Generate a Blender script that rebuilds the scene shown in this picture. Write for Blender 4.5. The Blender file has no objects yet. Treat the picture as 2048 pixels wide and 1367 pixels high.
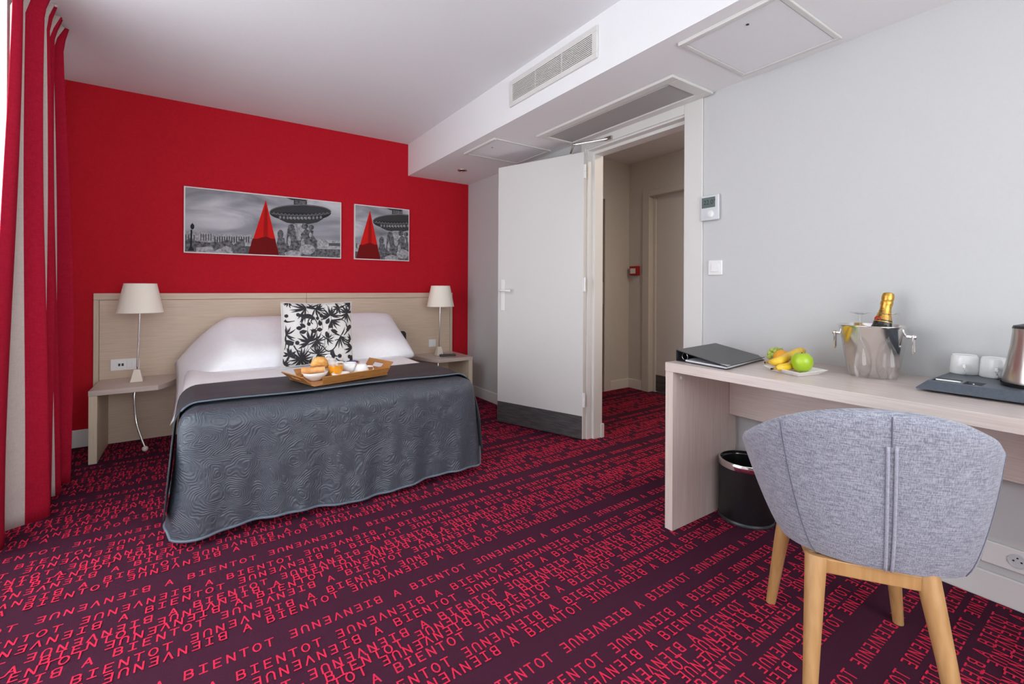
import bpy, bmesh, math, random
from math import sin, cos, pi, radians
from mathutils import Vector, Matrix, noise
random.seed(7)
S = bpy.context.scene
COL = S.collection

# ------------------------------------------------------------------ camera
F, CY, YAW, PITCH, ROLL, CH = 917.3026, 575.8725, 0.5984972, 0.0002578, 0.004906, 1.08016
fw = Vector((sin(YAW)*cos(PITCH), cos(YAW)*cos(PITCH), sin(PITCH)))
r0 = Vector((cos(YAW), -sin(YAW), 0)); u0 = r0.cross(fw)
rt = cos(ROLL)*r0 + sin(ROLL)*u0; up = -sin(ROLL)*r0 + cos(ROLL)*u0
cam_d = bpy.data.cameras.new('camera'); cam = bpy.data.objects.new('camera', cam_d); COL.objects.link(cam)
cam.matrix_world = Matrix(((rt.x, up.x, -fw.x, 0), (rt.y, up.y, -fw.y, 0), (rt.z, up.z, -fw.z, CH), (0, 0, 0, 1)))
cam_d.sensor_width = 36; cam_d.lens = 36*F/2048; cam_d.shift_y = -(683.5-CY)/2048; cam_d.clip_start = .02
S.camera = cam
def pix(u, v, ax, val):
    d = rt*((u-1024)/F) + up*(-(v-CY)/F) + fw
    o = Vector((0, 0, CH)); i = 'xyz'.index(ax)
    return o + d*((val-o[i])/d[i])

# ------------------------------------------------------------------ daylight
world = bpy.data.worlds.new('sky'); S.world = world; world.use_nodes = True
bg = world.node_tree.nodes['Background']; bg.inputs[0].default_value = (.93, .97, 1.02, 1); bg.inputs[1].default_value = 7.4
WIN = [(.75, 3.08)]                        # window in the left wall, y range
FWIN = (-.60, 1.90)                        # unseen window assumed for light from behind the camera, x range
WZ0, WZ1 = .12, 2.38
FZ0 = .50                                  # sill of the assumed front window
for y0, y1 in WIN:
    L = bpy.data.lights.new('sky_portal', 'AREA'); L.shape = 'RECTANGLE'; L.size = WZ1-WZ0; L.size_y = y1-y0
    L.cycles.is_portal = True
    o = bpy.data.objects.new('sky_portal', L); COL.objects.link(o)
    o.location = (-.97, (y0+y1)/2, (WZ0+WZ1)/2); o.rotation_euler = (0, -pi/2, 0)
L = bpy.data.lights.new('sky_portal', 'AREA'); L.shape = 'RECTANGLE'; L.size = FWIN[1]-FWIN[0]; L.size_y = WZ1-FZ0; L.cycles.is_portal = True
o = bpy.data.objects.new('sky_portal', L); COL.objects.link(o); o.location = (sum(FWIN)/2, -1.68, (FZ0+WZ1)/2); o.rotation_euler = (pi/2, 0, 0)
S.view_settings.view_transform = 'Standard'; S.view_settings.look = 'None'
S.view_settings.gamma = 1; S.view_settings.use_curve_mapping = False
S.view_settings.exposure = 0.0
S.cycles.max_bounces = 10; S.cycles.diffuse_bounces = 6; S.cycles.caustics_reflective = False; S.cycles.caustics_refractive = False
S.cycles.sample_clamp_indirect = 6.0; S.cycles.transparent_max_bounces = 40

# ------------------------------------------------------------------ materials
def nodes(m): return m.node_tree.nodes, m.node_tree.links
def mat(name, col, rough=.6, metal=0, **kw):
    m = bpy.data.materials.new(name); m.use_nodes = True
    p = m.node_tree.nodes['Principled BSDF']
    p.inputs['Base Color'].default_value = (*col, 1); p.inputs['Roughness'].default_value = rough; p.inputs['Metallic'].default_value = metal
    for k, v in kw.items(): p.inputs[k.replace('_', ' ')].default_value = v
    return m
def tex(m, kind, scale=(1, 1, 1), coord='Object', **kw):
    N, L = nodes(m)
    tc = N.new('ShaderNodeTexCoord'); mp = N.new('ShaderNodeMapping'); t = N.new(kind)
    L.new(tc.outputs[coord], mp.inputs[0]); L.new(mp.outputs[0], t.inputs['Vector'])
    mp.inputs['Scale'].default_value = scale
    for k, v in kw.items(): t.inputs[k].default_value = v
    return t
def ramp(m, sock, stops):
    N, L = nodes(m); r = N.new('ShaderNodeValToRGB'); L.new(sock, r.inputs[0])
    e = r.color_ramp.elements
    while len(e) < len(stops): e.new(.5)
    for i, (p, c) in enumerate(stops): e[i].position = p; e[i].color = (*c, 1)
    return r
def colour(m, sock): m.node_tree.links.new(sock, m.node_tree.nodes['Principled BSDF'].inputs['Base Color'])
def bump(m, sock, strength=.2, dist=.005):
    N, L = nodes(m); b = N.new('ShaderNodeBump'); b.inputs['Strength'].default_value = strength; b.inputs['Distance'].default_value = dist
    L.new(sock, b.inputs['Height']); L.new(b.outputs[0], N['Principled BSDF'].inputs['Normal'])
def noisy(name, c1, c2, scale, rough=.6, bstr=0, bdist=.002, metal=0, detail=4, **kw):
    m = mat(name, c1, rough, metal, **kw)
    t = tex(m, 'ShaderNodeTexNoise', scale, Scale=1.0, Detail=detail)
    r = ramp(m, t.outputs['Fac'], [(.32, c1), (.68, c2)]); colour(m, r.outputs[0])
    if bstr: bump(m, t.outputs['Fac'], bstr, bdist)
    return m
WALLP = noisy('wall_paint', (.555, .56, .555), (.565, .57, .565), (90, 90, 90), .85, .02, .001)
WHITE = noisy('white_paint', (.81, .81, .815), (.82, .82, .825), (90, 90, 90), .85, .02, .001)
CEILM = noisy('ceiling_paint', (.79, .80, .82), (.80, .81, .83), (60, 60, 60), .9, .02, .001)
REDW = noisy('red_paint', (.47, .009, .020), (.52, .011, .023), (70, 70, 70), .75, .04, .001, Specular_IOR_Level=.12)
HALLP = noisy('hall_paint', (.62, .60, .56), (.65, .63, .59), (60, 60, 60), .8, .02, .001)
TRIMM = mat('white_gloss_paint', (.68, .67, .64), .4)
DOORP = noisy('door_paint', (.665, .655, .63), (.675, .665, .64), (3, 3, 3), .45)
BASEB = mat('baseboard_paint', (.76, .75, .73), .45)
PLASTIC = mat('white_plastic', (.82, .82, .80), .3)
PLASTIC2 = mat('grey_white_plastic', (.62, .64, .66), .35)
DARKP = mat('black_plastic', (.012, .012, .013), .4)
CHROME = mat('chrome', (.84, .82, .80), .14, 1)
STEEL = mat('brushed_steel', (.62, .58, .54), .28, 1)
CARPET = noisy('carpet_plum', (.054, .014, .030), (.078, .021, .043), (420, 420, 420), 1.0, .5, .003, Specular_IOR_Level=.05)
LETTER = noisy('carpet_red_pile', (.62, .022, .062), (.86, .042, .105), (420, 420, 420), 1.0, .5, .003, Specular_IOR_Level=.05)
def wood(name, c1, c2, scale, rough=.45, bs=.05):
    return noisy(name, c1, c2, scale, rough, bs, .001, detail=6)
DESKW_Y = wood('desk_oak', (.60, .51, .46), (.70, .61, .56), (160, 5, 160), .27)
DESKW_Z = wood('desk_oak_upright', (.64, .535, .48), (.74, .63, .57), (160, 160, 5), .4)
HEADW = wood('headboard_oak', (.56, .43, .315), (.65, .515, .39), (5, 160, 160), .42)
HEADW_Z = wood('headboard_oak_upright', (.52, .42, .30), (.61, .50, .38), (160, 160, 5), .42)
NIGHTW = wood('nightstand_oak', (.50, .41, .36), (.58, .485, .43), (5, 160, 160), .3)
EDGE_W = wood('pale_edge_band', (.60, .50, .36), (.68, .57, .43), (160, 160, 5), .45)
BEECH = wood('beech', (.44, .235, .085), (.53, .305, .125), (70, 70, 6), .38)
TRAYW = wood('walnut_tray', (.36, .145, .035), (.52, .235, .07), (20, 160, 160), .35)
KICK = wood('dark_kickplate', (.045, .043, .045), (.115, .11, .112), (9, 9, 110), .4)
def fabric(name, c1, c2, s=260, rough=.9, sheen=.3):
    m = mat(name, c1, rough, Specular_IOR_Level=.12); p = m.node_tree.nodes['Principled BSDF']; p.inputs['Sheen Weight'].default_value = sheen
    a = tex(m, 'ShaderNodeTexNoise', (s*2.4, s*2.4, s*.16), Scale=1.0, Detail=2)
    b = tex(m, 'ShaderNodeTexNoise', (s*.16, s*.16, s*2.4), Scale=1.0, Detail=2)
    N, L = nodes(m); ad = N.new('ShaderNodeMath'); ad.operation = 'ADD'; L.new(a.outputs['Fac'], ad.inputs[0]); L.new(b.outputs['Fac'], ad.inputs[1])
    hf = N.new('ShaderNodeMath'); hf.operation = 'MULTIPLY'; hf.inputs[1].default_value = .5; L.new(ad.outputs[0], hf.inputs[0])
    r = ramp(m, hf.outputs[0], [(.40, c1), (.60, c2)]); colour(m, r.outputs[0]); bump(m, hf.outputs[0], .35, .0015)
    return m
CHAIRF = fabric('grey_melange_fabric', (.165, .172, .215), (.385, .392, .445), 260)
CHAIRF2 = fabric('grey_piping_fabric', (.30, .31, .37), (.42, .43, .49), 300)
LINEN = noisy('white_linen', (.90, .90, .92), (.93, .93, .95), (40, 40, 40), .85, .12, .004)
CURT_R = fabric('curtain_red', (.33, .007, .024), (.43, .011, .036), 260, .9, .0)
CURT_W = fabric('curtain_white', (.56, .49, .44), (.63, .56, .51), 260, .9, .0)
BAND = noisy('charcoal_satin', (.030, .035, .043), (.042, .047, .057), (14, 14, 14), .5, .12, .006, Specular_IOR_Level=.35)
PIPE = mat('blue_grey_piping', (.115, .145, .18), .5)
QUILT = mat('quilted_satin', (.058, .068, .086), .40)
def quilt():
    m = QUILT; N, L = nodes(m)
    d = tex(m, 'ShaderNodeTexNoise', (6, 6, 6), Scale=1.0, Detail=2)
    tc = N.new('ShaderNodeTexCoord'); mx = N.new('ShaderNodeVectorMath'); mx.operation = 'MULTIPLY_ADD'
    mx.inputs[1].default_value = (.16, .16, .16); L.new(d.outputs['Color'], mx.inputs[0]); L.new(tc.outputs['Object'], mx.inputs[2])
    v = N.new('ShaderNodeTexVoronoi'); v.inputs['Scale'].default_value = 8.5; L.new(mx.outputs[0], v.inputs['Vector'])
    k = N.new('ShaderNodeMath'); k.operation = 'MULTIPLY'; k.inputs[1].default_value = 90; L.new(v.outputs['Distance'], k.inputs[0])
    s = N.new('ShaderNodeMath'); s.operation = 'SINE'; L.new(k.outputs[0], s.inputs[0])
    n = tex(m, 'ShaderNodeTexNoise', (34, 34, 34), Scale=1.0, Detail=3)
    a = N.new('ShaderNodeMath'); a.operation = 'MULTIPLY_ADD'; a.inputs[1].default_value = .12; L.new(s.outputs[0], a.inputs[0]); L.new(n.outputs['Fac'], a.inputs[2])
    v2 = N.new('ShaderNodeMath'); v2.operation = 'MULTIPLY_ADD'; v2.inputs[1].default_value = -1.2; L.new(v.outputs['Distance'], v2.inputs[0]); L.new(a.outputs[0], v2.inputs[2])
    bump(m, v2.outputs[0], .42, .010)
quilt()
SHADE = mat('cream_lampshade', (.92, .86, .74), .8)
p = SHADE.node_tree.nodes['Principled BSDF']; p.inputs['Subsurface Weight'].default_value = .0
CREAM = mat('cream_resin', (.74, .66, .55), .45)
CERAMIC = mat('white_ceramic', (.90, .90, .885), .12)
GLASS = mat('clear_glass', (1, 1, 1), .0, Transmission_Weight=1.0, IOR=1.45)
def thin_glass(name, t=.9):
    m = bpy.data.materials.new(name); m.use_nodes = True; N, L = nodes(m); N.clear()
    o = N.new('ShaderNodeOutputMaterial'); a = N.new('ShaderNodeBsdfTransparent'); g = N.new('ShaderNodeBsdfGlossy'); g.inputs['Roughness'].default_value = .02
    mx = N.new('ShaderNodeMixShader'); f0 = N.new('ShaderNodeLayerWeight'); f0.inputs[0].default_value = .5; f1 = N.new('ShaderNodeMath'); f1.operation = 'POWER'; f1.inputs[1].default_value = 3.0; f = N.new('ShaderNodeMath'); f.operation = 'MULTIPLY_ADD'; f.inputs[1].default_value = .55; f.inputs[2].default_value = .045
    L.new(f0.outputs['Facing'], f1.inputs[0]); L.new(f1.outputs[0], f.inputs[0])
    a.inputs[0].default_value = (t, t, t, 1); L.new(f.outputs[0], mx.inputs[0]); L.new(a.outputs[0], mx.inputs[1]); L.new(g.outputs[0], mx.inputs[2]); L.new(mx.outputs[0], o.inputs[0])
    return m
PANE = thin_glass('window_glass', .97); FLUTE = thin_glass('flute_glass', .965)
def sheer():
    m = bpy.data.materials.new('sheer_voile'); m.use_nodes = True; N, L = nodes(m); N.clear()
    o = N.new('ShaderNodeOutputMaterial'); a = N.new('ShaderNodeBsdfTransparent'); b = N.new('ShaderNodeBsdfTranslucent'); d = N.new('ShaderNodeBsdfDiffuse')
    b.inputs[0].default_value = (.85, .87, .88, 1); d.inputs[0].default_value = (.85, .87, .88, 1)
    m1 = N.new('ShaderNodeMixShader'); m1.inputs[0].default_value = .4; L.new(b.outputs[0], m1.inputs[1]); L.new(d.outputs[0], m1.inputs[2])
    m2 = N.new('ShaderNodeMixShader'); m2.inputs[0].default_value = .74; L.new(a.outputs[0], m2.inputs[1]); L.new(m1.outputs[0], m2.inputs[2]); L.new(m2.outputs[0], o.inputs[0])
    return m
SHEER = sheer()
RED_PL = mat('red_alarm_plastic', (.42, .012, .012), .4)
GREYMESH = mat('grey_filter_mesh', (.40, .39, .375), .8)
GAP_SHADE = mat('painted_gap_shade', (.03, .03, .03), .9)
LCD = mat('lcd_screen', (.10, .145, .13), .4)
INK = mat('lcd_ink', (.012, .02, .018), .6)

# ------------------------------------------------------------------ mesh builder
MAT_OF = {}
def tag(o, label=None, cat=None, group=None, kind=None):
    for k, v in (('label', label), ('category', cat), ('group', group), ('kind', kind)):
        if v: o[k] = v
    return o
def thing(name, label, cat, loc=(0, 0, 0), rz=0, group=None, kind=None):
    o = bpy.data.objects.new(name, None); COL.objects.link(o); o.empty_display_size = .1
    o.location = loc; o.rotation_euler = (0, 0, rz)
    MAT_OF[o] = Matrix.Translation(Vector(loc)) @ Matrix.Rotation(rz, 4, 'Z')
    return tag(o, label, cat, group, kind)
class B:
    def __init__(s): s.v = []; s.f = []; s.m = []; s.cur = 0; s.x = None
    def at(s, M): s.x = M; return s
    def add(s, vs, fs):
        n = len(s.v)
        s.v += [(s.x @ Vector(p)) if s.x else Vector(p) for p in vs]
        s.f += [tuple(i+n for i in f) for f in fs]; s.m += [s.cur]*len(fs); return s
    def box(s, x0, x1, y0, y1, z0, z1):
        vs = [(x, y, z) for z in (z0, z1) for y in (y0, y1) for x in (x0, x1)]
        return s.add(vs, [(0, 2, 3, 1), (4, 5, 7, 6), (0, 1, 5, 4), (2, 6, 7, 3), (0, 4, 6, 2), (1, 3, 7, 5)])
    def prism(s, poly, z0, z1):           # polygon in xy, counter-clockwise
        n = len(poly)
        vs = [(x, y, z0) for x, y in poly]+[(x, y, z1) for x, y in poly]
        return s.add(vs, [tuple(range(n))[::-1], tuple(range(n, 2*n))]+[(i, (i+1) % n, n+(i+1) % n, n+i) for i in range(n)])
    def grid(s, fn, nu, nv, cu=False, cv=False):
        vs = [fn(i/(nu if cu else nu-1), j/(nv if cv else nv-1)) for j in range(nv) for i in range(nu)]
        fs = [(j*nu+i, j*nu+(i+1) % nu, ((j+1) % nv)*nu+(i+1) % nu, ((j+1) % nv)*nu+i) for j in range(nv if cv else nv-1) for i in range(nu if cu else nu-1)]
        return s.add(vs, fs)
    def lathe(s, prof, c=(0, 0, 0), n=32, caps=True):
        c = Vector(c); vs = []; fs = []; k = len(prof)
        for r, z in prof: vs += [c+Vector((r*cos(2*pi*i/n), r*sin(2*pi*i/n), z)) for i in range(n)]
        fs = [(j*n+i, j*n+(i+1) % n, (j+1)*n+(i+1) % n, (j+1)*n+i) for j in range(k-1) for i in range(n)]
        if caps: fs += [tuple(range(n))[::-1], tuple(range((k-1)*n, k*n))]
        return s.add(vs, fs)
    def tube(s, pts, r, n=8, caps=True, closed=False):
        pts = [Vector(p) for p in pts]; k = len(pts); R = r if isinstance(r, (list, tuple)) else [r]*k
        vs = []; ref = Vector((0, 0, 1))
        for i, p in enumerate(pts):
            t = (pts[(i+1) % k]-pts[i-1]) if closed else pts[min(i+1, k-1)]-pts[max(i-1, 0)]
            t.normalize(); a = t.cross(ref)
            if a.length < .05: a = t.cross(Vector((1, 0, 0)))
            a.normalize(); b = t.cross(a); 
            vs += [p+R[i]*(cos(2*pi*j/n)*a+sin(2*pi*j/n)*b) for j in range(n)]
        m = k if closed else k-1
        fs = [(i*n+j, i*n+(j+1) % n, ((i+1) % k)*n+(j+1) % n, ((i+1) % k)*n+j) for i in range(m) for j in range(n)]
        if caps and not closed: fs += [tuple(range(n))[::-1], tuple(range((k-1)*n, k*n))]
        return s.add(vs, fs)
    def ball(s, c, r, n=16, sc=(1, 1, 1)):
        k = n//2+1
        return s.grid(lambda u, v: (c[0]+sc[0]*r*cos(2*pi*u)*sin(pi*v), c[1]+sc[1]*r*sin(2*pi*u)*sin(pi*v), c[2]-sc[2]*r*cos(pi*v)), n, k, cu=True)
    def build(s, name, mats, parent=None, smooth=False, bevel=0, sub=0, solid=0, seg=2, offset=-1, weld=False):
        me = bpy.data.meshes.new(name)
        M = MAT_OF.get(parent); vs = s.v
        if M: I = M.inverted(); vs = [I @ p for p in vs]
        me.from_pydata([tuple(p) for p in vs], [], s.f)
        if weld or smooth:
            bm = bmesh.new(); bm.from_mesh(me); bmesh.ops.remove_doubles(bm, verts=bm.verts, dist=1e-5)
            bmesh.ops.recalc_face_normals(bm, faces=bm.faces); bm.to_mesh(me); bm.free()
            mi = None
        mats = mats if isinstance(mats, (list, tuple)) else [mats]
        for m in mats: me.materials.append(m)
        if len(mats) > 1 and len(me.polygons) == len(s.m):
            for pl, mm in zip(me.polygons, s.m): pl.material_index = mm
        if smooth:
            me.polygons.foreach_set('use_smooth', [True]*len(me.polygons))
            if smooth is not True: me.set_sharp_from_angle(angle=radians(smooth))
        o = bpy.data.objects.new(name, me); COL.objects.link(o)
        if parent: o.parent = parent; MAT_OF[o] = M
        if solid: md = o.modifiers.new('solid', 'SOLIDIFY'); md.thickness = solid; md.offset = offset
        if bevel:
            md = o.modifiers.new('bevel', 'BEVEL'); md.width = bevel; md.segments = seg; md.limit_method = 'ANGLE'; md.angle_limit = radians(40)
        if sub: md = o.modifiers.new('sub', 'SUBSURF'); md.levels = sub; md.render_levels = sub
        return o
def struct(o, label, cat): return tag(o, label, cat, kind='structure')
def frame_M(origin, xdir, zdir):
    x = Vector(xdir).normalized(); z = Vector(zdir).normalized(); y = z.cross(x).normalized(); x = y.cross(z)
    M = Matrix.Identity(4)
    for i in range(3): M[i][0], M[i][1], M[i][2], M[i][3] = x[i], y[i], z[i], origin[i]
    return M
def sstep(t): t = max(0, min(1, t)); return t*t*(3-2*t)
def lerp(a, b, t): return a+(b-a)*t
def catmull(pts, n):
    out = []; P = [Vector(p) for p in pts]; k = len(P)
    for i in range(k-1):
        p0, p1, p2, p3 = P[max(i-1, 0)], P[i], P[i+1], P[min(i+2, k-1)]
        for j in range(n):
            t = j/n; out.append(.5*((2*p1)+(p2-p0)*t+(2*p0-5*p1+4*p2-p3)*t*t+(3*p1-p0-3*p2+p3)*t**3))
    return out+[P[-1]]

# ------------------------------------------------------------------ room shell
XL, XR, XS, YR, YN, ZC, ZS = -.745, 2.296, 1.642, 4.177, -1.55, 2.446, 2.147
WT = .12                                        # thickness of the door wall
DY0, DY1, DZ = 1.612, 2.408, 2.066              # door opening
HX, HY0, HY1 = 3.905, .3, 3.445                 # hall
fl = B().box(XL-.25, 4.4, YN, YR+.1, -.1, 0).build('floor', CARPET)
struct(fl, 'dark plum carpet floor woven with red lettering', 'floor')
struct(B().box(XL-.25, 4.4, YN, YR+.1, ZC, ZC+.1).build('ceiling', CEILM), 'smooth white painted ceiling', 'ceiling')
struct(B().box(XL-.25, XR+.12, YR, YR+.12, 0, ZC).build('wall_back', REDW), 'red painted wall behind the bed headboard', 'wall')
b = B().box(XL-.25, FWIN[0], YN-.12, YN, 0, ZC).box(FWIN[1], XR+.12, YN-.12, YN, 0, ZC).box(FWIN[0], FWIN[1], YN-.12, YN, 0, FZ0).box(FWIN[0], FWIN[1], YN-.12, YN, WZ1, ZC)
struct(b.build('wall_front', WHITE), 'white wall facing the red wall around an assumed window', 'wall')
b = B()
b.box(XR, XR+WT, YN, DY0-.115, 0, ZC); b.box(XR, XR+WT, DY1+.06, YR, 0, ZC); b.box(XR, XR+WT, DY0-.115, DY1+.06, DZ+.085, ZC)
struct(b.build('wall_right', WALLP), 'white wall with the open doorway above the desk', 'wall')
b = B(); ys = [YN]+[y for w in WIN for y in w]+[YR]
for i in range(0, len(ys), 2): b.box(XL-.22, XL, ys[i], ys[i+1], 0, ZC)
for y0, y1 in WIN: b.box(XL-.22, XL, y0, y1, 0, WZ0); b.box(XL-.22, XL, y0, y1, WZ1, ZC)
struct(b.build('wall_left', WHITE), 'white window wall behind the red curtain', 'wall')
sof = struct(B().box(XS, XR, YN, YR, ZS, ZC).build('ceiling_soffit', WHITE), 'boxed white soffit running along the door wall', 'soffit')
# windows
def window(name, label, org, M, w, h):
    """window of width w in local x, local y pointing into the room, frame standing at local y = 0"""
    t = thing(name, label, 'window', org, kind='structure')
    b = B().at(M).box(0, w, -.03, .03, 0, .06).box(0, w, -.03, .03, h-.06, h).box(0, .06, -.03, .03, .06, h-.06).box(w-.06, w, -.03, .03, .06, h-.06).box(w/2-.05, w/2+.05, -.03, .03, .06, h-.06)
    b.build('window_frame', TRIMM, t, bevel=.004)
    for a, c in ((.06, w/2-.05), (w/2+.05, w-.06)):
        for z0, z1 in ((.06, 1.10), (1.13, h-.06)): B().at(M).box(a, c, -.002, .002, z0, z1).build('pane', PANE, t)
        B().at(M).box(a, c, -.02, .02, 1.10, 1.13).build('glazing_bar', TRIMM, t)
y0, y1 = WIN[0]
window('window_1', 'white framed window behind the sheer and red curtain', (XL-.14, (y0+y1)/2, WZ0), frame_M((XL-.14, y1, WZ0), (0, -1, 0), (0, 0, 1)), y1-y0, WZ1-WZ0)
window('assumed_window', 'unseen white framed window assumed for light on the bed', (sum(FWIN)/2, YN-.06, FZ0), frame_M((FWIN[0], YN-.06, FZ0), (1, 0, 0), (0, 0, 1)), FWIN[1]-FWIN[0], WZ1-FZ0)
# hall
struct(B().box(XR+WT, 4.4, HY1, HY1+.1, 0, ZC).build('wall_hall_end', HALLP), 'pale beige end wall of the hallway', 'wall')
b = B().box(HX, HX+.12, 3.19, HY1, 0, ZC).box(HX, HX+.12, HY0, 2.36, 0, ZC).box(HX, HX+.12, 2.36, 3.19, 2.06, ZC)
struct(b.build('wall_hall_far', HALLP), 'pale beige hallway wall with a recessed door', 'wall')
struct(B().box(XR+WT, 4.4, HY0-.1, HY0, 0, ZC).build('wall_hall_near', HALLP), 'beige hallway wall around the corner from the doorway', 'wall')
# baseboards
def baseboard(name, label, boxes, m=BASEB):
    b = B()
    for q in boxes: b.box(*q)
    return struct(b.build(name, m, bevel=.005), label, 'baseboard')
baseboard('baseboard_back', 'white baseboard along the red wall', [(XL, XR, YR-.014, YR, 0, .118)])
baseboard('baseboard_right', 'white baseboard below the desk and behind the door leaf', [(XR-.014, XR, YN, DY0-.116, 0, .10), (XR-.014, XR, DY1+.061, YR-.014, 0, .10)])
baseboard('baseboard_hall', 'beige baseboard around the hallway corner', [(HX-.014, HX, 3.25, HY1, 0, .10), (3.615, HX-.014, HY1-.014, HY1, 0, .10)])
# door frame
fr = thing('trim_1', 'white painted frame of the open doorway', 'door frame', (XR, (DY0+DY1)/2, 0), kind='structure')
B().box(XR-.012, XR, DY0-.115, DY0, 0, ZS-.001).build('casing', TRIMM, fr, bevel=.003)
B().box(XR-.012, XR, DY1+.012, DY1+.06, 0, ZS-.001).build('casing', TRIMM, fr, bevel=.003)
B().box(XR-.012, XR, DY0, DY1+.012, DZ+.012, ZS-.001).build('header_casing', TRIMM, fr, bevel=.003)
b = B().box(XR, XR+WT+.01, DY0-.02, DY0, 0, DZ+.02).box(XR+.045, XR+WT+.01, DY0, DY0+.018, 0, DZ); b.build('jamb', TRIMM, fr, bevel=.002)
b = B().box(XR, XR+WT+.01, DY1, DY1+.06, 0, DZ+.02).box(XR+.045, XR+WT+.01, DY1-.022, DY1, 0, DZ).box(XR+.115, XR+.145, DY1-.03, DY1+.01, 0, .1); b.build('jamb', TRIMM, fr, bevel=.002)
b = B().box(XR, XR+WT+.01, DY0, DY1, DZ, DZ+.02).box(XR+.045, XR+WT+.01, DY0+.018, DY1-.022, DZ-.022, DZ); b.build('head_jamb', TRIMM, fr, bevel=.002)
# door leaf
HP, LP = Vector((2.256, 2.408, 0)), Vector((1.995, 3.128, 0))
dl = (LP-HP).normalized(); LW = (LP-HP).length; dn = Vector((-dl.y*-1, dl.x*-1, 0)); dn = Vector((dl.y, -dl.x, 0)); 
if dn.x > 0: dn = -dn                              # normal of the face seen from the room
ang = math.atan2(dl.y, dl.x)
door = thing('door_1', 'white flush door leaf swung open against the room wall', 'door', HP, ang, kind='structure')
DM = MAT_OF[door]
sgn = 1 if (DM.to_3x3() @ Vector((0, 1, 0))).dot(dn) > 0 else -1
def db(x0, x1, y0, y1, z0, z1, b=None):          # y measured outwards from the visible face
    b = b or B(); b.x = DM; b.box(x0, x1, min(sgn*y0, sgn*y1), max(sgn*y0, sgn*y1), z0, z1); return b
db(0, LW, -.04, 0, .008, 2.052).build('leaf', DOORP, door, bevel=.002)
db(.006, LW-.004, 0, .003, .010, .172).build('kick_plate', KICK, door)
hp = db(LW-.072, LW-.036, .0, .008, .90, 1.15).build('handle_plate', PLASTIC, door, bevel=.012, seg=3)
b = B().at(DM); b.tube([(LW-.054, sgn*.008, 1.062), (LW-.054, sgn*.045, 1.062), (LW-.066, sgn*.054, 1.062), (LW-.165, sgn*.054, 1.060)], .009, 10)
b.build('lever', PLASTIC, hp, smooth=True)
for z in (.24, 1.06, 1.86):
    b = B().at(DM); b.tube([(-.012, sgn*.004, z), (-.012, sgn*.004, z+.05)], .0075, 12); b.tube([(-.012, sgn*.004, z+.053), (-.012, sgn*.004, z+.10)], .0075, 12)
    b.box(-.012, .002, sgn*.004-.002, sgn*.004+.002, z, z+.1)
    b.build('hinge', PLASTIC, door, smooth=40)
e0 = Vector((XR-.016, 2.19, 2.092)); e1 = pix(1148, 289, 'z', 2.086); e2 = HP+dl*.13-dn*.04+Vector((0, 0, 2.03))
b = B().tube([e0+Vector((-.006, 0, 0)), e1], .007, 8).tube([e1, Vector((e2.x, e2.y, 2.075))], .008, 8).tube([Vector((e2.x, e2.y, 2.075)), e2], .008, 8)
cl = B(); cl.v, cl.f, cl.m = b.v, b.f, b.m
cl.box(e0.x-.014, XR-.012, e0.y-.03, e0.y+.03, e0.z-.012, e0.z+.012).ball(e1, .012, 12)
cl.build('closer_arm', STEEL, door, smooth=40)
db(.05, .30, -.085, -.041, 1.98, 2.035).build('closer_body', STEEL, door, bevel=.004)
# added lamp, out of sight beyond the doorway, to brighten the hall
hl = thing('hall_fill_lamp', 'round warm fill lamp added unseen to brighten the hallway', 'ceiling light', (3.15, 1.35, ZC))
B().lathe([(.001, -.035), (.10, -.035), (.13, -.02), (.14, -.001)], (3.15, 1.35, ZC), 32, caps=False).build('base', TRIMM, hl, smooth=40)
LD = bpy.data.lights.new('hall_fill_light', 'AREA'); LD.shape = 'DISK'; LD.size = .18; LD.energy = 17; LD.color = (1, .80, .60)
lo = bpy.data.objects.new('hall_fill_light', LD); COL.objects.link(lo); lo.location = (3.15, 1.35, ZC-.04)
# hall doors
d2 = thing('door_2', 'closed beige hallway door with dark kick plate', 'door', (HX, 2.775, 0), kind='structure')
B().box(HX+.07, HX+.11, 2.36, 3.16, .008, 2.05).build('leaf', DOORP, d2)
B().box(HX+.064, HX+.07, 2.37, 3.15, .01, .18).build('kick_plate', KICK, d2)
B().box(HX-.02, HX+.12, 3.16, 3.245, 0, 2.11).box(HX+.05, HX+.12, 3.13, 3.16, 0, 2.06).build('jamb', HALLP, d2, bevel=.004)
B().box(HX-.02, HX+.12, 2.36, 3.16, 2.05, 2.11).build('head_jamb', HALLP, d2, bevel=.004)
d3 = thing('door_3', 'narrow strip of a dark door at the hallway end', 'door', (3.1, HY1, 0), kind='structure')
B().box(3.515, 3.61, HY1-.02, HY1-.001, 0, 2.06).box(2.75, 3.515, HY1-.02, HY1-.001, 2.02, 2.06).build('casing', HALLP, d3, bevel=.004)
B().box(2.75, 3.515, HY1-.008, HY1-.001, .008, 2.02).build('leaf', mat('brown_hall_door', (.20, .155, .12), .5), d3)
B().box(3.478, 3.498, HY1-.02, HY1-.008, .92, 1.15).build('handle_plate', STEEL, d3, bevel=.004)
al = thing('fire_alarm_call_point', 'red fire alarm call point on the hallway wall', 'fire alarm', (HX, 3.345, 1.22))
B().box(HX-.045, HX-.001, 3.29, 3.40, 1.225, 1.325).build('box', RED_PL, al, bevel=.006)
B().box(HX-.049, HX-.045, 3.315, 3.385, 1.245, 1.30).build('press_panel', PLASTIC, al)
tag(B().box(HX-.003, HX-.0005, 3.30, 3.39, 1.145, 1.215).build('notice_label', PLASTIC2), 'small white paper notice below the red fire alarm', 'notice')

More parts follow.
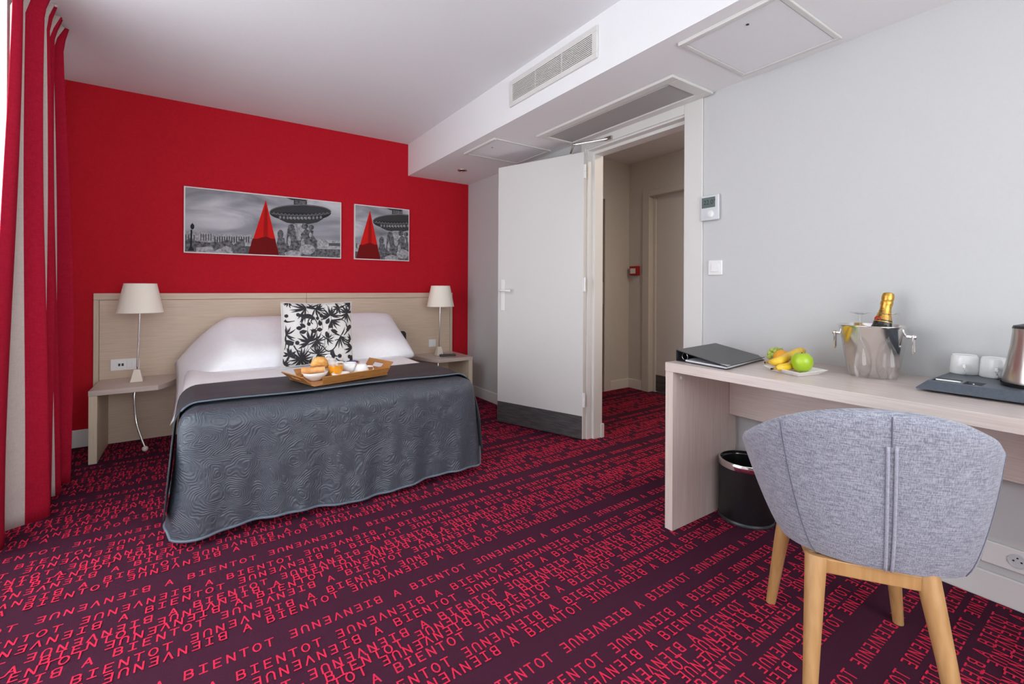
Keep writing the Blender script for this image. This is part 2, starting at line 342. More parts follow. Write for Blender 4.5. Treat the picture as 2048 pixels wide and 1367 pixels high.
# ------------------------------------------------------------------ carpet lettering (pile in a second colour, too many letters to count)
GLY = {'A': [[(.08, 0), (.5, 1), (.92, 0)], [(.25, .36), (.75, .36)]],
       'B': [[(.1, 0), (.1, 1), (.62, 1), (.8, .9), (.8, .62), (.62, .52), (.1, .52)], [(.62, .52), (.86, .4), (.86, .12), (.66, 0), (.1, 0)]],
       'I': [[(.5, 0), (.5, 1)], [(.14, 0), (.86, 0)], [(.14, 1), (.86, 1)]],
       'E': [[(.86, 1), (.16, 1), (.16, 0), (.86, 0)], [(.16, .52), (.72, .52)]],
       'N': [[(.12, 0), (.12, 1), (.88, 0), (.88, 1)]],
       'T': [[(.5, 0), (.5, 1)], [(.06, 1), (.94, 1)]],
       'O': [[(.5+.42*cos(a*pi/7), .5+.5*sin(a*pi/7)) for a in range(15)]],
       'U': [[(.12, 1), (.12, .3), (.26, .06), (.5, 0), (.74, .06), (.88, .3), (.88, 1)]],
       'V': [[(.08, 1), (.5, 0), (.92, 1)]]}
def stroke_quads(pl, w):
    out = []
    for (x0, y0), (x1, y1) in zip(pl, pl[1:]):
        dx, dy = x1-x0, y1-y0; L = math.hypot(dx, dy) or 1; dx, dy = dx/L*w, dy/L*w
        out.append([(x0-dx*.8-dy, y0-dy*.8+dx), (x0-dx*.8+dy, y0-dy*.8-dx), (x1+dx*.8+dy, y1+dy*.8-dx), (x1+dx*.8-dy, y1+dy*.8+dx)])
    return out
PX, PY, CP, GW, GH, SW = .667, .527, .667/20, .024, .033, .0023
ROWS = [(.636, 1.553), (.756, 1.468), (.523, 1.413), (.655, 1.358), (.959, 1.322), (.838, 1.286), (.462, 1.243), (1.048, 1.180), (.852, 1.134)]
GQ = {}
for ch, sts in GLY.items():
    q = []
    for st in sts: q += stroke_quads([(x*GW, y*GH) for x, y in st], SW)
    GQ[ch] = q
b = B()
def letter(ch, x, y, flip, z=0):
    vs = []; fs = []
    for qi, q in enumerate(GQ[ch]):
        n = len(vs)
        for gx, gy in q:
            if flip: gx, gy = GW-gx, GH-gy
            X, Y = x+gx, y+gy; vs.append((X, Y+.014*(X-.6), .0006+z+.00006*qi))
        fs.append((n, n+1, n+2, n+3))
    b.add(vs, fs)
TXT = [(c, 0) for c in 'BIENTOT ']+[(c, 1) for c in reversed('BIENVENUE')]+[(' ', 0), ('A', 0), (' ', 0)]
for ry in range(-6, 7):
    for ri, (x0, y0) in enumerate(ROWS):
        y = y0+ry*PY
        if y < YN+.1 or y > YR-.02: continue
        k0 = int((XL-x0)/PX)-2; k1 = int((4.3-x0)/PX)+2
        for k in range(k0, k1):
            for i, (c, fp) in enumerate(TXT):
                x = x0+k*PX+i*CP
                if c == ' ' or x < XL+.02 or x > 3.87: continue
                if x > XR-.02 and not (.4 < y < HY1-.06): continue
                letter(c, x, y, fp, .0010*(ri % 3))
o = b.build('carpet_lettering', LETTER, fl); o['kind'] = 'stuff'; o['label'] = 'red lettering woven into the carpet'

# ------------------------------------------------------------------ soffit fittings
g = thing('air_grille', 'white louvred air grille on the soffit face', 'air vent', (XS, 2.045, 2.23))
gy0, gy1, gz0, gz1 = 1.652, 2.432, 2.232, 2.396
b = B().box(XS-.012, XS-.0005, gy0, gy1, gz0, gz0+.03).box(XS-.012, XS-.0005, gy0, gy1, gz1-.03, gz1).box(XS-.012, XS-.0005, gy0, gy0+.036, gz0+.03, gz1-.03).box(XS-.012, XS-.0005, gy1-.036, gy1, gz0+.03, gz1-.03)
b.build('frame', TRIMM, g, bevel=.002)
B().box(XS-.0025, XS-.0006, gy0+.036, gy1-.036, gz0+.03, gz1-.03).build('shade_backing', GAP_SHADE, g)  # dark sheet on the solid soffit, painted as shade between the slats
me = None
for k in range(11):
    z = gz0+.034+k*.0098
    if me is None:
        o = B().box(XS-.0115, XS-.0055, gy0+.037, gy1-.037, z, z+.0046).build('louvre_slat', TRIMM, g); me = o
    else:
        c = me.copy(); COL.objects.link(c); c.parent = g; c.location.z = k*.0098
for k in (1, 2):
    y = gy0+.036+(gy1-gy0-.072)*k/3
    B().box(XS-.011, XS-.003, y-.002, y+.002, gz0+.03, gz1-.03).build('divider', TRIMM, g)
g = thing('return_air_vent', 'long white framed return vent above the doorway', 'air vent', (2.12, 2.0, ZS))
b = B().box(1.935, 1.985, 1.432, 2.55, ZS-.016, ZS-.0005).box(2.225, 2.283, 1.432, 2.55, ZS-.016, ZS-.0005).box(1.985, 2.225, 1.432, 1.50, ZS-.016, ZS-.0005).box(1.985, 2.225, 2.50, 2.55, ZS-.016, ZS-.0005)
b.build('frame', TRIMM, g, bevel=.003)
B().box(1.985, 2.225, 1.50, 2.50, ZS-.008, ZS-.0005).build('filter_mesh', GREYMESH, g)
B().box(1.993, 2.002, 1.505, 2.495, ZS-.014, ZS-.008).build('inner_rim', TRIMM, g)
for nm, lab, x0, x1, y0, y1 in (('a', 'white access panel on the soffit above the desk', 1.708, 2.235, .815, 1.24), ('b', 'white access panel on the soffit near the red wall', 1.72, 2.24, 2.755, 3.21)):
    g = thing('access_panel', lab, 'access panel', ((x0+x1)/2, (y0+y1)/2, ZS), group='soffit access panels')
    w = .03
    B().box(x0, x0+w*.7, y0, y1, ZS-.016, ZS-.0005).box(x1-w*.7, x1, y0, y1, ZS-.010, ZS-.0005).box(x0+w*.7, x1-w*.7, y0, y0+w*.7, ZS-.010, ZS-.0005).box(x0+w*.7, x1-w*.7, y1-w*.7, y1, ZS-.010, ZS-.0005).build('frame', TRIMM, g, bevel=.003)
    B().box(x0+w*.7+.002, x1-w*.7-.002, y0+w*.7+.002, y1-w*.7-.002, ZS-.007, ZS-.0005).build('hatch', CEILM, g, bevel=.001)
    B().lathe([(.006, 0), (.006, .002)], (x0+.10, (y0+y1)/2-.04, ZS-.0095), 12).build('latch', DARKP, g)
g = thing('recessed_spotlight', 'small recessed spotlight in the soffit by the red wall', 'spotlight', (1.965, 3.69, ZS))
B().lathe([(.030, 0), (.042, 0), (.044, .003), (.044, .0055), (.030, .0055)], (1.965, 3.69, ZS-.006), 28, caps=False).build('trim_ring', STEEL, g, smooth=40)
B().lathe([(.001, .002), (.030, .002)], (1.965, 3.69, ZS-.004), 28, caps=False).build('bulb', DARKP, g)

# ------------------------------------------------------------------ headboard and bedside shelves
HBY = 4.147
hb = thing('headboard', 'wide pale oak headboard panel across the red wall', 'headboard', (.76, HBY, 0))
XJ = pix(613, 600, 'y', HBY).x
for x0, x1 in ((-.589, XJ-.001), (XJ+.001, 2.104)):
    B().box(x0+(.03 if x0 < 0 else 0), x1-(.03 if x1 > 2 else 0), HBY, YR-.001, .001, .985).build('panel', HEADW, hb, bevel=.001)
    B().box(x0, x1, HBY-.002, YR-.001, .987, 1.032).build('top_rail', HEADW, hb, bevel=.0015)
B().box(-.589, -.561, HBY-.002, YR-.001, .001, .986).build('end_stile', HEADW_Z, hb, bevel=.0015)
B().box(2.076, 2.104, HBY-.002, YR-.001, .001, .986).build('end_stile', HEADW_Z, hb, bevel=.0015)
NZ, NT = .446, .032
def shelf(label, x_out, s, grp='bedside shelves fixed to the headboard'):
    g = thing('bedside_shelf', label, 'bedside shelf', (x_out+s*.2, 3.93, 0), group=grp)
    P = [(x_out, 3.722), (x_out+s*.335, 3.722)]
    P += [(x_out+s*(.335+.11*(sin(q)-.4695)/.5305), 4.146-.424*cos(q)/.883) for q in [radians(28+62*t/8) for t in range(1, 9)]]
    P += [(x_out, 4.146)]
    if s < 0: P = P[::-1]
    B().prism(P, NZ-NT, NZ).build('shelf_top', NIGHTW, g, bevel=.002)
    x0, x1 = sorted((x_out+s*.001, x_out+s*.041))
    B().box(x0, x1, 3.726, 4.146, .001, NZ-NT-.001).build('side_panel', EDGE_W, g, bevel=.0015)
    return g
shelf('oak bedside shelf nearest the red curtain with switch plate above', -.551, 1)
shelf('oak bedside shelf holding the remote control near the door', 2.103, -1)
def plate(name, label, cat, x0, x1, y, z0, z1, gangs):
    g = thing(name, label, cat, ((x0+x1)/2, y, z0))
    B().box(x0, x1, y-.009, y-.0008, z0, z1).build('face_plate', PLASTIC, g, bevel=.003)
    for (a, c, kind) in gangs:
        xa, xb = lerp(x0, x1, a), lerp(x0, x1, c); za, zb = lerp(z0, z1, .2), lerp(z0, z1, .8)
        if kind == 'usb':
            u = B().box(xa, xb, y-.011, y-.0095, za, zb).build('usb_module', PLASTIC, g, bevel=.001)
            xm = (xa+xb)/2
            for k in (-1, 1): B().box(xm+k*.009-.006, xm+k*.009+.006, y-.0118, y-.0111, (za+zb)/2-.009, (za+zb)/2+.009).build('port', DARKP, u)
        else: B().box(xa, xb, y-.012, y-.0095, za, zb).build('rocker', PLASTIC, g, bevel=.0015)
    return g
plate('switch_socket_plate', 'wide white switch and socket plate behind the curved lamp', 'switch', -.50, -.345, HBY, .50, .578, [(.2, .52, 'usb'), (.56, .72, 'r'), (.74, .9, 'r')])
plate('switch_plate', 'square white switch plate on the headboard above the remote', 'switch', 1.846, 1.922, HBY, .505, .578, [(.15, .49, 'r'), (.51, .85, 'r')])

# ------------------------------------------------------------------ bedside lamps with stem through the shelf
def lamp(label, shade_px, px_v, base_px, foot, ylamp):
    sx = pix(*shade_px, 'y', ylamp).x
    g = thing('bedside_lamp', label, 'lamp', foot, group='bedside lamps')
    zt, zb = 1.100, .906
    B().lathe([(.088, zt), (.127, zb), (.1255, zb), (.0865, zt)], (sx, ylamp, 0), 40, caps=False).build('lamp_shade', SHADE, g, smooth=40)
    bx, by = pix(*base_px, 'y', ylamp+.01).x, ylamp+.01
    top = (sx, ylamp, zt-.04); mid = (bx, by, NZ+.075)
    B().tube(catmull([top, (lerp(sx, bx, .4), lerp(ylamp, by, .5), .78), mid, (bx-.004, by+.004, NZ+.01)], 8), .0062, 10).build('stem', CHROME, g, smooth=40)
    B().add([(bx+a*w, by+c*w, z) for z, w in ((NZ+.0005, .034), (NZ+.082, .017)) for a, c in ((-1, -1), (1, -1), (1, 1), (-1, 1))],
            [(3, 2, 1, 0), (4, 5, 6, 7), (0, 1, 5, 4), (1, 2, 6, 5), (2, 3, 7, 6), (3, 0, 4, 7)]).build('base_block', CREAM, g, bevel=.002)
    B().tube(catmull([(bx-.004, by, NZ-NT-.001), (bx-.012, by-.01, .34), (bx+.003, by-.03, .17), (foot[0], foot[1], .024)], 8), .0068, 10).build('lower_stem', CHROME, g, smooth=40)
    B().ball((foot[0], foot[1], .0175), .0175, 20).build('foot_ball', CREAM, g, smooth=True)
    B().tube([(sx-.085, ylamp, zt-.03), (sx+.085, ylamp, zt-.03)], .002, 6).build('shade_bar', CHROME, g)
    return g
lamp('cream shaded lamp on the shelf beside the red curtain', (281, 600), 0, (274, 745), (-.289, 3.837, 0), 3.93)
lamp('cream shaded lamp on the shelf nearest the open door', (881, 600), 0, (878, 700), (1.86, 3.84, 0), 3.94)
rc = pix(895, 710, 'z', NZ+.008)
g = thing('remote_control', 'black remote control lying on the bedside shelf', 'remote control', (rc.x, rc.y, NZ), radians(-18))
RM = MAT_OF[g]
B().at(RM).box(-.075, .075, -.021, .021, .0008, .018).build('body', DARKP, g, bevel=.006, seg=3)
for i in range(5):
    for j in (-1, 0, 1): B().at(RM).box(-.055+i*.02-.005, -.055+i*.02+.005, j*.011-.0035, j*.011+.0035, .0182, .0198).build('button', mat('rubber_button', (.06, .06, .065), .6) if i+j == -1 else bpy.data.materials.get('rubber_button') or DARKP, g)

# ------------------------------------------------------------------ bed
BX0, BX1, BYF, BH = -.075, 1.365, 2.345, .545
bed = thing('bed', 'double bed made up with white sheets', 'bed', ((BX0+BX1)/2, 3.2, 0))
B().box(BX0+.06, BX1-.06, BYF+.08, 4.12, .06, .27).build('bed_base', mat('grey_base_cloth', (.2, .2, .21), .9), bed, bevel=.01)
for x in (BX0+.12, BX1-.12):
    for y in (BYF+.16, 4.0): B().lathe([(.025, 0.001), (.03, .06)], (x, y, 0), 16).build('leg', DARKP, bed)
B().box(BX0+.015, BX1-.015, BYF+.03, 4.135, .272, BH-.012).build('mattress', LINEN, bed, bevel=.05, seg=5)
def sheet(u, v):
    y = lerp(2.75, 4.13, v); s = (u-.5)*2; hw = (BX1-BX0)/2+.002; xc = (BX0+BX1)/2
    d = abs(s)*(hw+.30)
    R = .05
    if d < hw-R: x, z = d, BH-.005
    elif d < hw-R+R*pi/2: a = (d-hw+R)/R; x, z = hw-R+R*sin(a), BH-.005-R*(1-cos(a))
    else: x, z = hw, BH-.005-R-(d-hw+R-R*pi/2)
    w = .003*noise.noise(Vector((s*5, y*6, 1)))
    return (xc+math.copysign(x+w*.5, s), y, z+w)
B().grid(sheet, 60, 24).build('top_sheet', LINEN, bed, smooth=True)
# quilted coverlet
cov = thing('coverlet', 'blue grey quilted satin coverlet draped to the floor', 'bedspread', ((BX0+BX1)/2, 2.6, 0))
def outline(t, off=0.0, r=.075):
    """open U outline, t 0..1 from the left side near the pillows, round the foot, to the right side; returns point and outward normal"""
    x0, x1, yf, ye = BX0-off, BX1+off, BYF-off, 3.02
    segs = [ye-yf-r, r*pi/2, x1-x0-2*r, r*pi/2, ye-yf-r]; T = sum(segs); d = t*T
    if d <= segs[0]: return x0, ye-d, -1, 0
    d -= segs[0]
    if d <= segs[1]: a = d/r; return x0+r-r*cos(a), yf+r-r*sin(a), -cos(a), -sin(a)
    d -= segs[1]
    if d <= segs[2]: return x0+r+d, yf, 0, -1
    d -= segs[2]
    if d <= segs[3]: a = d/r; return x1-r+r*sin(a), yf+r-r*cos(a), sin(a), -cos(a)
    d -= segs[3]
    return x1, yf+r+d, 1, 0
rows = [(.70, 0), (.50, 0), (.32, 0), (.20, 0), (.13, 0), (.085, 0)]
RR = .075
def cover(t, k, nk=34):
    x, y, nx, ny = outline(t)
    xc = (BX0+BX1)/2
    s = k*(nk-1)
    def inset(d):
        X = max(BX0+d, min(BX1-d, x)) if d < .72 else xc
        Y = max(y, BYF+d)
        return X, Y
    if s < 6:
        i = int(s); d = rows[i][0]; X, Y = inset(d)
        return (X, Y, BH+.004*noise.noise(Vector((X*4, Y*4, 0))))
    if s < 13:
        a = (s-6)/7*pi/2; d = RR*(1-sin(a)); return (x-nx*d, y-ny*d, BH-RR*(1-cos(a)))
    q = (s-13)/(nk-14); z = lerp(BH-RR, .03, q)
    fl_ = q*q*.02+q*.008
    P = x*3.1+y*2.3
    w = q*(.016*sin(7.0*P+.6)+.010*sin(15*P+2*q)+.022*noise.noise(Vector((x*2.2, y*2.2, q*1.1))))
    dl_ = math.exp(-((x-BX0)**2+(y-BYF)**2)/.015); dr_ = math.exp(-((x-BX1)**2+(y-2.65)**2)/.05)
    o_ = fl_+w*.55+dl_*q*q*.015+(dr_*q*.075 if nx > .5 else 0)
    zz = z+(.012*sin(P*2.2+.5)+.006)*q if ny < -.5 else z+.10*q*(abs(nx) if nx > .5 else .3*abs(nx))
    return (x+nx*o_, y+ny*o_, max(.012, zz))
B().grid(lambda u, v: cover(u, v), 150, 34).build('quilt', QUILT, cov, smooth=True)
hem = [Vector(cover(i/149, 1))+Vector((0, 0, 0)) for i in range(150)]
B().tube(hem, .006, 8).build('hem_piping', PIPE, cov, smooth=True)
def band(u, v, off=.010):
    yf = 2.495+.05*math.exp(-((u-.22)/.08)**2)*0-.0
    s = (u-.5)*2; hw = (BX1-BX0)/2+off; xc = (BX0+BX1)/2; drop = .36
    R = .085; Ltot = hw-R+R*pi/2+drop; d = abs(s)*Ltot
    yb = 2.935+(.14*max(0, s)**2 if s > 0 else 0)
    y = lerp(yf+(.0 if d < hw else -.0)+.012*sin(s*9), yb+.008*sin(s*7), v)
    zt = BH+off+.004
    if d < hw-R: x, z = d, zt
    elif d < hw-R+R*pi/2: a = (d-hw+R)/R; x, z = hw-R+R*sin(a), zt-R*(1-cos(a))
    else: e = d-hw+R-R*pi/2; x, z = hw+.03*e/drop, zt-R-e
    if d > hw-R: y = y-(.13*sstep((d-hw+R)/(drop*.9)))*(1-v)
    w = .004*noise.noise(Vector((s*4, y*5, 3)))
    return (xc+math.copysign(x, s), y, z+w)
B().grid(band, 110, 20).build('turned_back_band', BAND, cov, smooth=True, solid=.006, offset=1)
B().tube([Vector(band(lerp(.185, .815, i/119), 0))+Vector((0, -.002, .003)) for i in range(120)], .0042, 8).build('band_piping', PIPE, cov, smooth=True)
# pillows
def pillow_fn(hl, hw, th, seed, pinch=.07, power=.5):
    def f(side):
        def g(u, v):
            a, c = u*2-1, v*2-1
            x = hl*a*(1-pinch*(1-c*c)*a*a*.6); y = hw*c*(1-pinch*(1-a*a)*c*c)
            e = max(0, (1-a**4)*(1-c**4)); z = th*e**power
            z += .010*e*noise.noise(Vector((a*2.3+seed, c*2.3, side)))
            return Vector((x, y, side*z))
        return g
    return f
def pillow(name, label, cat, M, hl, hw, th, seed, m, group=None, loc=(0, 0, 0), res=(44, 32), droop=0):
    g = thing(name, label, cat, loc, group=group)
    f = pillow_fn(hl, hw, th, seed, power=.42); b = B()
    for sd_ in (1, -1):
        fn = f(sd_)
        def wf(u, v, fn=fn):
            p_ = fn(u, v); k_ = max(0, (.36-u)/.36)
            if droop: p_.z *= 1-.55*k_
            q_ = M @ p_
            if droop: q_.z -= droop*k_**1.5; q_.y -= .10*k_*k_; q_.x -= .03*k_
            return q_
        b.grid(wf, *res)
    b.build('cover', m, g, smooth=True)
    return g
def tiltM(c, tilt, yaw=0, roll=0):
    return Matrix.Translation(Vector(c)) @ Matrix.Rotation(yaw, 4, 'Z') @ Matrix.Rotation(tilt, 4, 'X') @ Matrix.Rotation(roll, 4, 'Y')
pillow('pillow', 'white pillow beside the curtain-side lamp, its end hanging over', 'pillow', tiltM((.300, 3.77, .674), radians(26)), .41, .33, .100, 3, LINEN, 'white bed pillows', (.3, 3.75, .55), droop=.27)
pillow('pillow', 'white pillow behind the patterned cushion on the door side', 'pillow', tiltM((1.085, 3.79, .677), radians(28), radians(2), radians(1)), .362, .32, .105, 9, LINEN, 'white bed pillows', (1.05, 3.75, .55))
g = thing('headrest_slab', 'dark rounded slab standing behind the white pillow', 'headrest', (1.555, 4.1, .4))
q0 = pix(805, 680, 'y', 4.1)
B().prism([(q0.x-.04, 4.075), (q0.x+.035, 4.075), (q0.x+.035, 4.14), (q0.x-.04, 4.14)], .447, q0.z+.085).build('pad', mat('charcoal_pad', (.02, .02, .022), .55), g, bevel=.03, seg=5)

# ------------------------------------------------------------------ patterned cushion
CM = tiltM((.688, 3.415, .757), radians(80), radians(-4), radians(1.5))
cu = thing('patterned_cushion', 'white square cushion printed with black palms and monkeys', 'cushion', (.69, 3.45, .54))
cf = pillow_fn(.232, .222, .062, 5, .05)
CUSHM = noisy('off_white_cotton', (.70, .68, .65), (.76, .74, .71), (220, 220, 220), .9, .1, .001)
b = B().at(CM); b.grid(cf(1), 48, 48); b.grid(cf(-1), 48, 48); b.build('cover', CUSHM, cu, smooth=True)
b = B().at(CM)
b.tube([cf(1)(*p) for p in [(i/20, 0) for i in range(20)]+[(1, i/20) for i in range(20)]+[(1-i/20, 1) for i in range(20)]+[(0, 1-i/20) for i in range(20)]], .003, 6, closed=True)
b.build('edge_seam', CUSHM, cu, smooth=True)
def cuv(x, y):                                    # pixel of a close view of the cushion -> cushion uv
    u = (x-112)/1262; top = 110-20*u; bot = 1265-90*u
    return u, 1-(y-top)/(bot-top)
pr_b = B().at(CM)
def on_cushion(x, y, h=.0016):
    u, v = cuv(x, y)
    if not (.012 < u < .988 and .012 < v < .988): u = min(.988, max(.012, u)); v = min(.988, max(.012, v))
    p = cf(1)(u, v); return (p.x, p.y, p.z+h)
def ribbon(pts, wid, n=5):
    """smooth strip through pixel points with a width per point"""
    C = catmull([(p[0], p[1], w) for p, w in zip(pts, wid)], n); k = len(C); vs = []
    for i, c in enumerate(C):
        t = C[min(i+1, k-1)]-C[max(i-1, 0)]; l = math.hypot(t.x, t.y) or 1; nx, ny = -t.y/l, t.x/l; w = max(c.z, .6)/2
        vs += [on_cushion(c.x+nx*w, c.y+ny*w), on_cushion(c.x, c.y, .0019), on_cushion(c.x-nx*w, c.y-ny*w)]
    pr_b.add(vs, [(3*i+j, 3*i+j+1, 3*i+4+j, 3*i+3+j) for i in range(k-1) for j in (0, 1)])
def leaf(x, y, a, L, w): 
    a = radians(a); e = (x+L*cos(a), y-L*sin(a)); m = (x+L*.5*cos(a)+L*.04*sin(a), y-L*.5*sin(a)+L*.06)
    ribbon([(x, y), m, e], [w*.4, w, 3], 4)
def palm(x, y, angs, L, w):
    for i, a in enumerate(angs):
        leaf(x+random.uniform(-6, 6), y+random.uniform(-6, 6), a, L*random.uniform(1.0, 1.3), w*.9)
        if i % 2 == 0: leaf(x+random.uniform(-6, 6), y+random.uniform(-6, 6), a+random.uniform(9, 16), L*random.uniform(.6, .85), w*.6)
palm(520, 210, [200, 172, 150, 128, 20, 0, 235, 265, 190], 230, 36)
palm(680, 230, [10, 30, 48, -10, -50, -75, 160, 250, 140], 165, 34)
palm(940, 350, [100, 75, 50, 25, 0, -12, 160, 185, 205, 130], 160, 36)
palm(965, 430, [-15, -35, -60, -85, -110, 10], 165, 30)
palm(1265, 300, [100, 125, 150, 170, 200, 225, 250, 275, 60, 300, 20], 150, 36)
palm(1110, 200, [200, 165, 120, 280, 240, 20], 110, 42)
palm(1120, 710, [-60, -80, -100, -40, -25, -120, 150, 60], 185, 28)
palm(565, 815, [100, 75, 55, 140, 165, 195, 215, 30], 190, 44)
palm(680, 800, [60, 30, 10, 85, -20, -40, -65, -95, -120, 205, 230], 150, 26)
palm(880, 775, [110, 80, 50, 25, -10, -40, -75, 140], 115, 22)
palm(420, 1110, [90, 70, 50, 30, 10, 115, 140, 165, 190, 215, 240, 265, -15, -35, 290], 180, 36)
palm(700, 1030, [75, 95, 60, 40, 115, 140, 20, 0, -20, -40, -62, -85, -105, 165], 170, 26)
palm(170, 690, [60, 30, 90, -20, -35, 270], 150, 34)
palm(230, 1040, [110, 75, 150, 190, 250, 30, -15], 105, 46)
palm(1370, 900, [160, 195, 140, 215], 170, 40)
palm(240, 100, [225, 250, 275, 300, 205], 100, 26)
palm(1340, 110, [180, 200, 225, 250], 110, 40)
palm(150, 1200, [60, 20, 0, -20, 100], 100, 30)
palm(1340, 760, [120, 150, 200, 230], 90, 36)
palm(560, 1190, [60, 30, 10, 0, 150, 200], 110, 26)
for x, y, a, L in ((500, 560, 150, 110), (400, 650, 10, 130), (345, 580, 5, 110), (860, 500, 60, 120), (760, 540, 100, 110), (900, 560, 30, 100), (700, 600, 0, 100), (860, 640, -70, 120), (950, 610, -15, 130), (600, 625, 0, 110), (780, 390, 90, 80), (740, 400, 180, 60), (800, 380, 10, 80), (530, 520, 30, 70)): leaf(x, y, a, L, 74)
for pts in ([(540, 560), (530, 700), (560, 800)], [(800, 590), (790, 460), (770, 320)], [(940, 220), (950, 300), (960, 430)], [(545, 830), (530, 930), (430, 1090)], [(830, 760), (820, 900), (700, 1020)], [(520, 230), (560, 310)], [(880, 130), (940, 210)], [(1060, 690), (980, 700), (880, 770)], [(1080, 100), (1200, 190), (1260, 280)]): ribbon(pts, [7]*len(pts))
def monkey(body, head, limbs, tail):
    ribbon(body[0], body[1], 6)
    x, y, r = head; ribbon([(x-r, y), (x-r*.4, y), (x+r*.4, y), (x+r, y)], [r*.9, r*1.9, r*1.9, r*.9], 4)
    for l in limbs: ribbon(l, [26, 20, 15][:len(l)] if len(l) < 4 else [26, 22, 18, 14])
    ribbon(tail, [22]+[14]*(len(tail)-1), 7)
monkey(([(400, 350), (480, 370), (570, 370), (660, 420)], [40, 76, 86, 50]), (380, 345, 34), [[(450, 390), (430, 450), (410, 480)], [(480, 395), (440, 480), (450, 500)], [(580, 400), (550, 460), (560, 520)], [(620, 420), (600, 470), (630, 510)]], [(650, 400), (700, 480), (705, 560), (650, 610), (580, 610)])
monkey(([(165, 815), (230, 835), (300, 850)], [70, 90, 60]), (360, 835, 36), [[(220, 870), (210, 930), (230, 970)], [(300, 880), (350, 960), (420, 990)]], [(170, 830), (160, 900), (150, 950)])
monkey(([(960, 960), (970, 1040), (1010, 1090)], [60, 84, 70]), (1100, 1065, 36), [[(970, 960), (900, 985), (850, 960), (800, 890)], [(1000, 1090), (960, 1140), (890, 1170)], [(1030, 1110), (1100, 1155), (1200, 1165)], [(1010, 1070), (1060, 1070)]], [(970, 960), (1040, 880), (1080, 780), (1010, 790)])
monkey(([(1345, 530), (1300, 560), (1260, 620)], [60, 70, 50]), (1335, 540, 26), [[(1260, 620), (1220, 670), (1190, 700)], [(1270, 560), (1240, 510)]], [(1260, 540), (1230, 470), (1160, 430), (1080, 440)])
monkey(([(1370, 1060), (1340, 1090), (1330, 1140)], [60, 90, 60]), (1290, 1070, 34), [[(1310, 1130), (1280, 1165)]], [(1340, 1130), (1300, 1160)])
ribbon([(150, 440), (200, 470), (320, 455)], [50, 26, 10]); ribbon([(150, 360), (185, 365), (215, 370)], [30, 64, 24])
pr_b.build('printed_pattern', mat('black_print', (.022, .020, .024), .8), cu)

# ------------------------------------------------------------------ pictures
def clip(poly, edge):
    out = []
    for i, p in enumerate(poly):
        q = poly[(i+1) % len(poly)]; dp, dq = edge(p), edge(q)
        if dp >= 0: out.append(p)
        if dp*dq < 0: t = dp/(dp-dq); out.append((p[0]+(q[0]-p[0])*t, p[1]+(q[1]-p[1])*t))
    return out
def grey(v): 
    nm = 'print_grey_%02d' % round(v*100)
    return bpy.data.materials.get(nm) or mat(nm, (v, v, v*1.03), .8, Specular_IOR_Level=.08)
SKYM = mat('print_cloud_sky', (.4, .4, .42), .8, Specular_IOR_Level=.08)
t_ = tex(SKYM, 'ShaderNodeTexNoise', (2.2, 1, 6), Scale=1.0, Detail=6, Distortion=.6)
r_ = ramp(SKYM, t_.outputs['Fac'], [(.3, (.17, .17, .19)), (.5, (.36, .36, .39)), (.68, (.60, .60, .63))]); colour(SKYM, r_.outputs[0])
REDPR = mat('print_red', (.62, .016, .014), .8, Specular_IOR_Level=.08); REDPD = mat('print_dark_red', (.17, .010, .010), .8, Specular_IOR_Level=.08)
STONE = noisy('print_stone', (.035, .035, .038), (.22, .22, .23), (45, 45, 45), .8, detail=5, Specular_IOR_Level=.08)
STONEL = noisy('print_pale_stone', (.20, .20, .21), (.50, .50, .52), (60, 60, 60), .8, detail=5, Specular_IOR_Level=.08)
def crop2w(x, y): p = pix(340+x*.2539, 350+y*.2539, 'y', YR-.022); return (p.x, p.z)
def ell(cx, cy, rx, ry, n=28, a0=0, a1=2*pi): return [(cx+rx*cos(a0+(a1-a0)*i/n), cy+ry*sin(a0+(a1-a0)*i/n)) for i in range(n+(a1 < 6))]
def rib2(pts, w):
    out = []
    for i in range(len(pts)-1):
        (x0, y0), (x1, y1) = pts[i], pts[i+1]; l = math.hypot(x1-x0, y1-y0); nx, ny = -(y1-y0)/l, (x1-x0)/l; a, c = w[i]/2, w[i+1]/2
        out.append([(x0+nx*a, y0+ny*a), (x1+nx*c, y1+ny*c), (x1-nx*c, y1-ny*c), (x0-nx*a, y0-ny*a)])
    return out
ART = []                                        # (name, material, polygons in close-view pixels)
def art(name, m, *polys): ART.append((name, m, polys))
art('print_ground', grey(.10), [(105, 545), (860, 560), (1345, 590), (1345, 665), (105, 612)])
art('print_palace', STONEL, [(112, 445), (215, 450), (225, 480), (235, 445), (330, 450), (345, 468), (640, 470), (660, 560), (110, 560)])
art('print_palace_shade', grey(.05), *[[(350+i*19, 484), (358+i*19, 484), (358+i*19, 532), (350+i*19, 532)] for i in range(15)])
art('print_palace_windows', grey(.08), *[[(240+i*20, 462), (247+i*20, 462), (247+i*20, 515), (240+i*20, 515)] for i in range(5)], *[[(120+i*22, 470), (128+i*22, 470), (128+i*22, 510), (120+i*22, 510)] for i in range(4)])
art('print_trees', STONE, [(105, 520), (160, 495), (215, 520), (300, 530), (400, 525), (440, 510), (470, 510), (500, 550), (560, 500), (585, 510), (600, 620), (105, 605)], [(1140, 580), (1345, 585), (1345, 650), (1140, 640)])
art('print_far_town', STONEL, [(1150, 500), (1250, 510), (1345, 520), (1345, 580), (1150, 575)])
art('print_far_roof', grey(.10), [(1250, 535), (1345, 535), (1345, 560), (1250, 555)])
art('print_lamp_post', grey(.03), [(162, 430), (176, 430), (172, 560), (190, 595), (140, 595), (158, 560)], ell(176, 405, 16, 22), [(166, 390), (176, 375), (186, 390)])
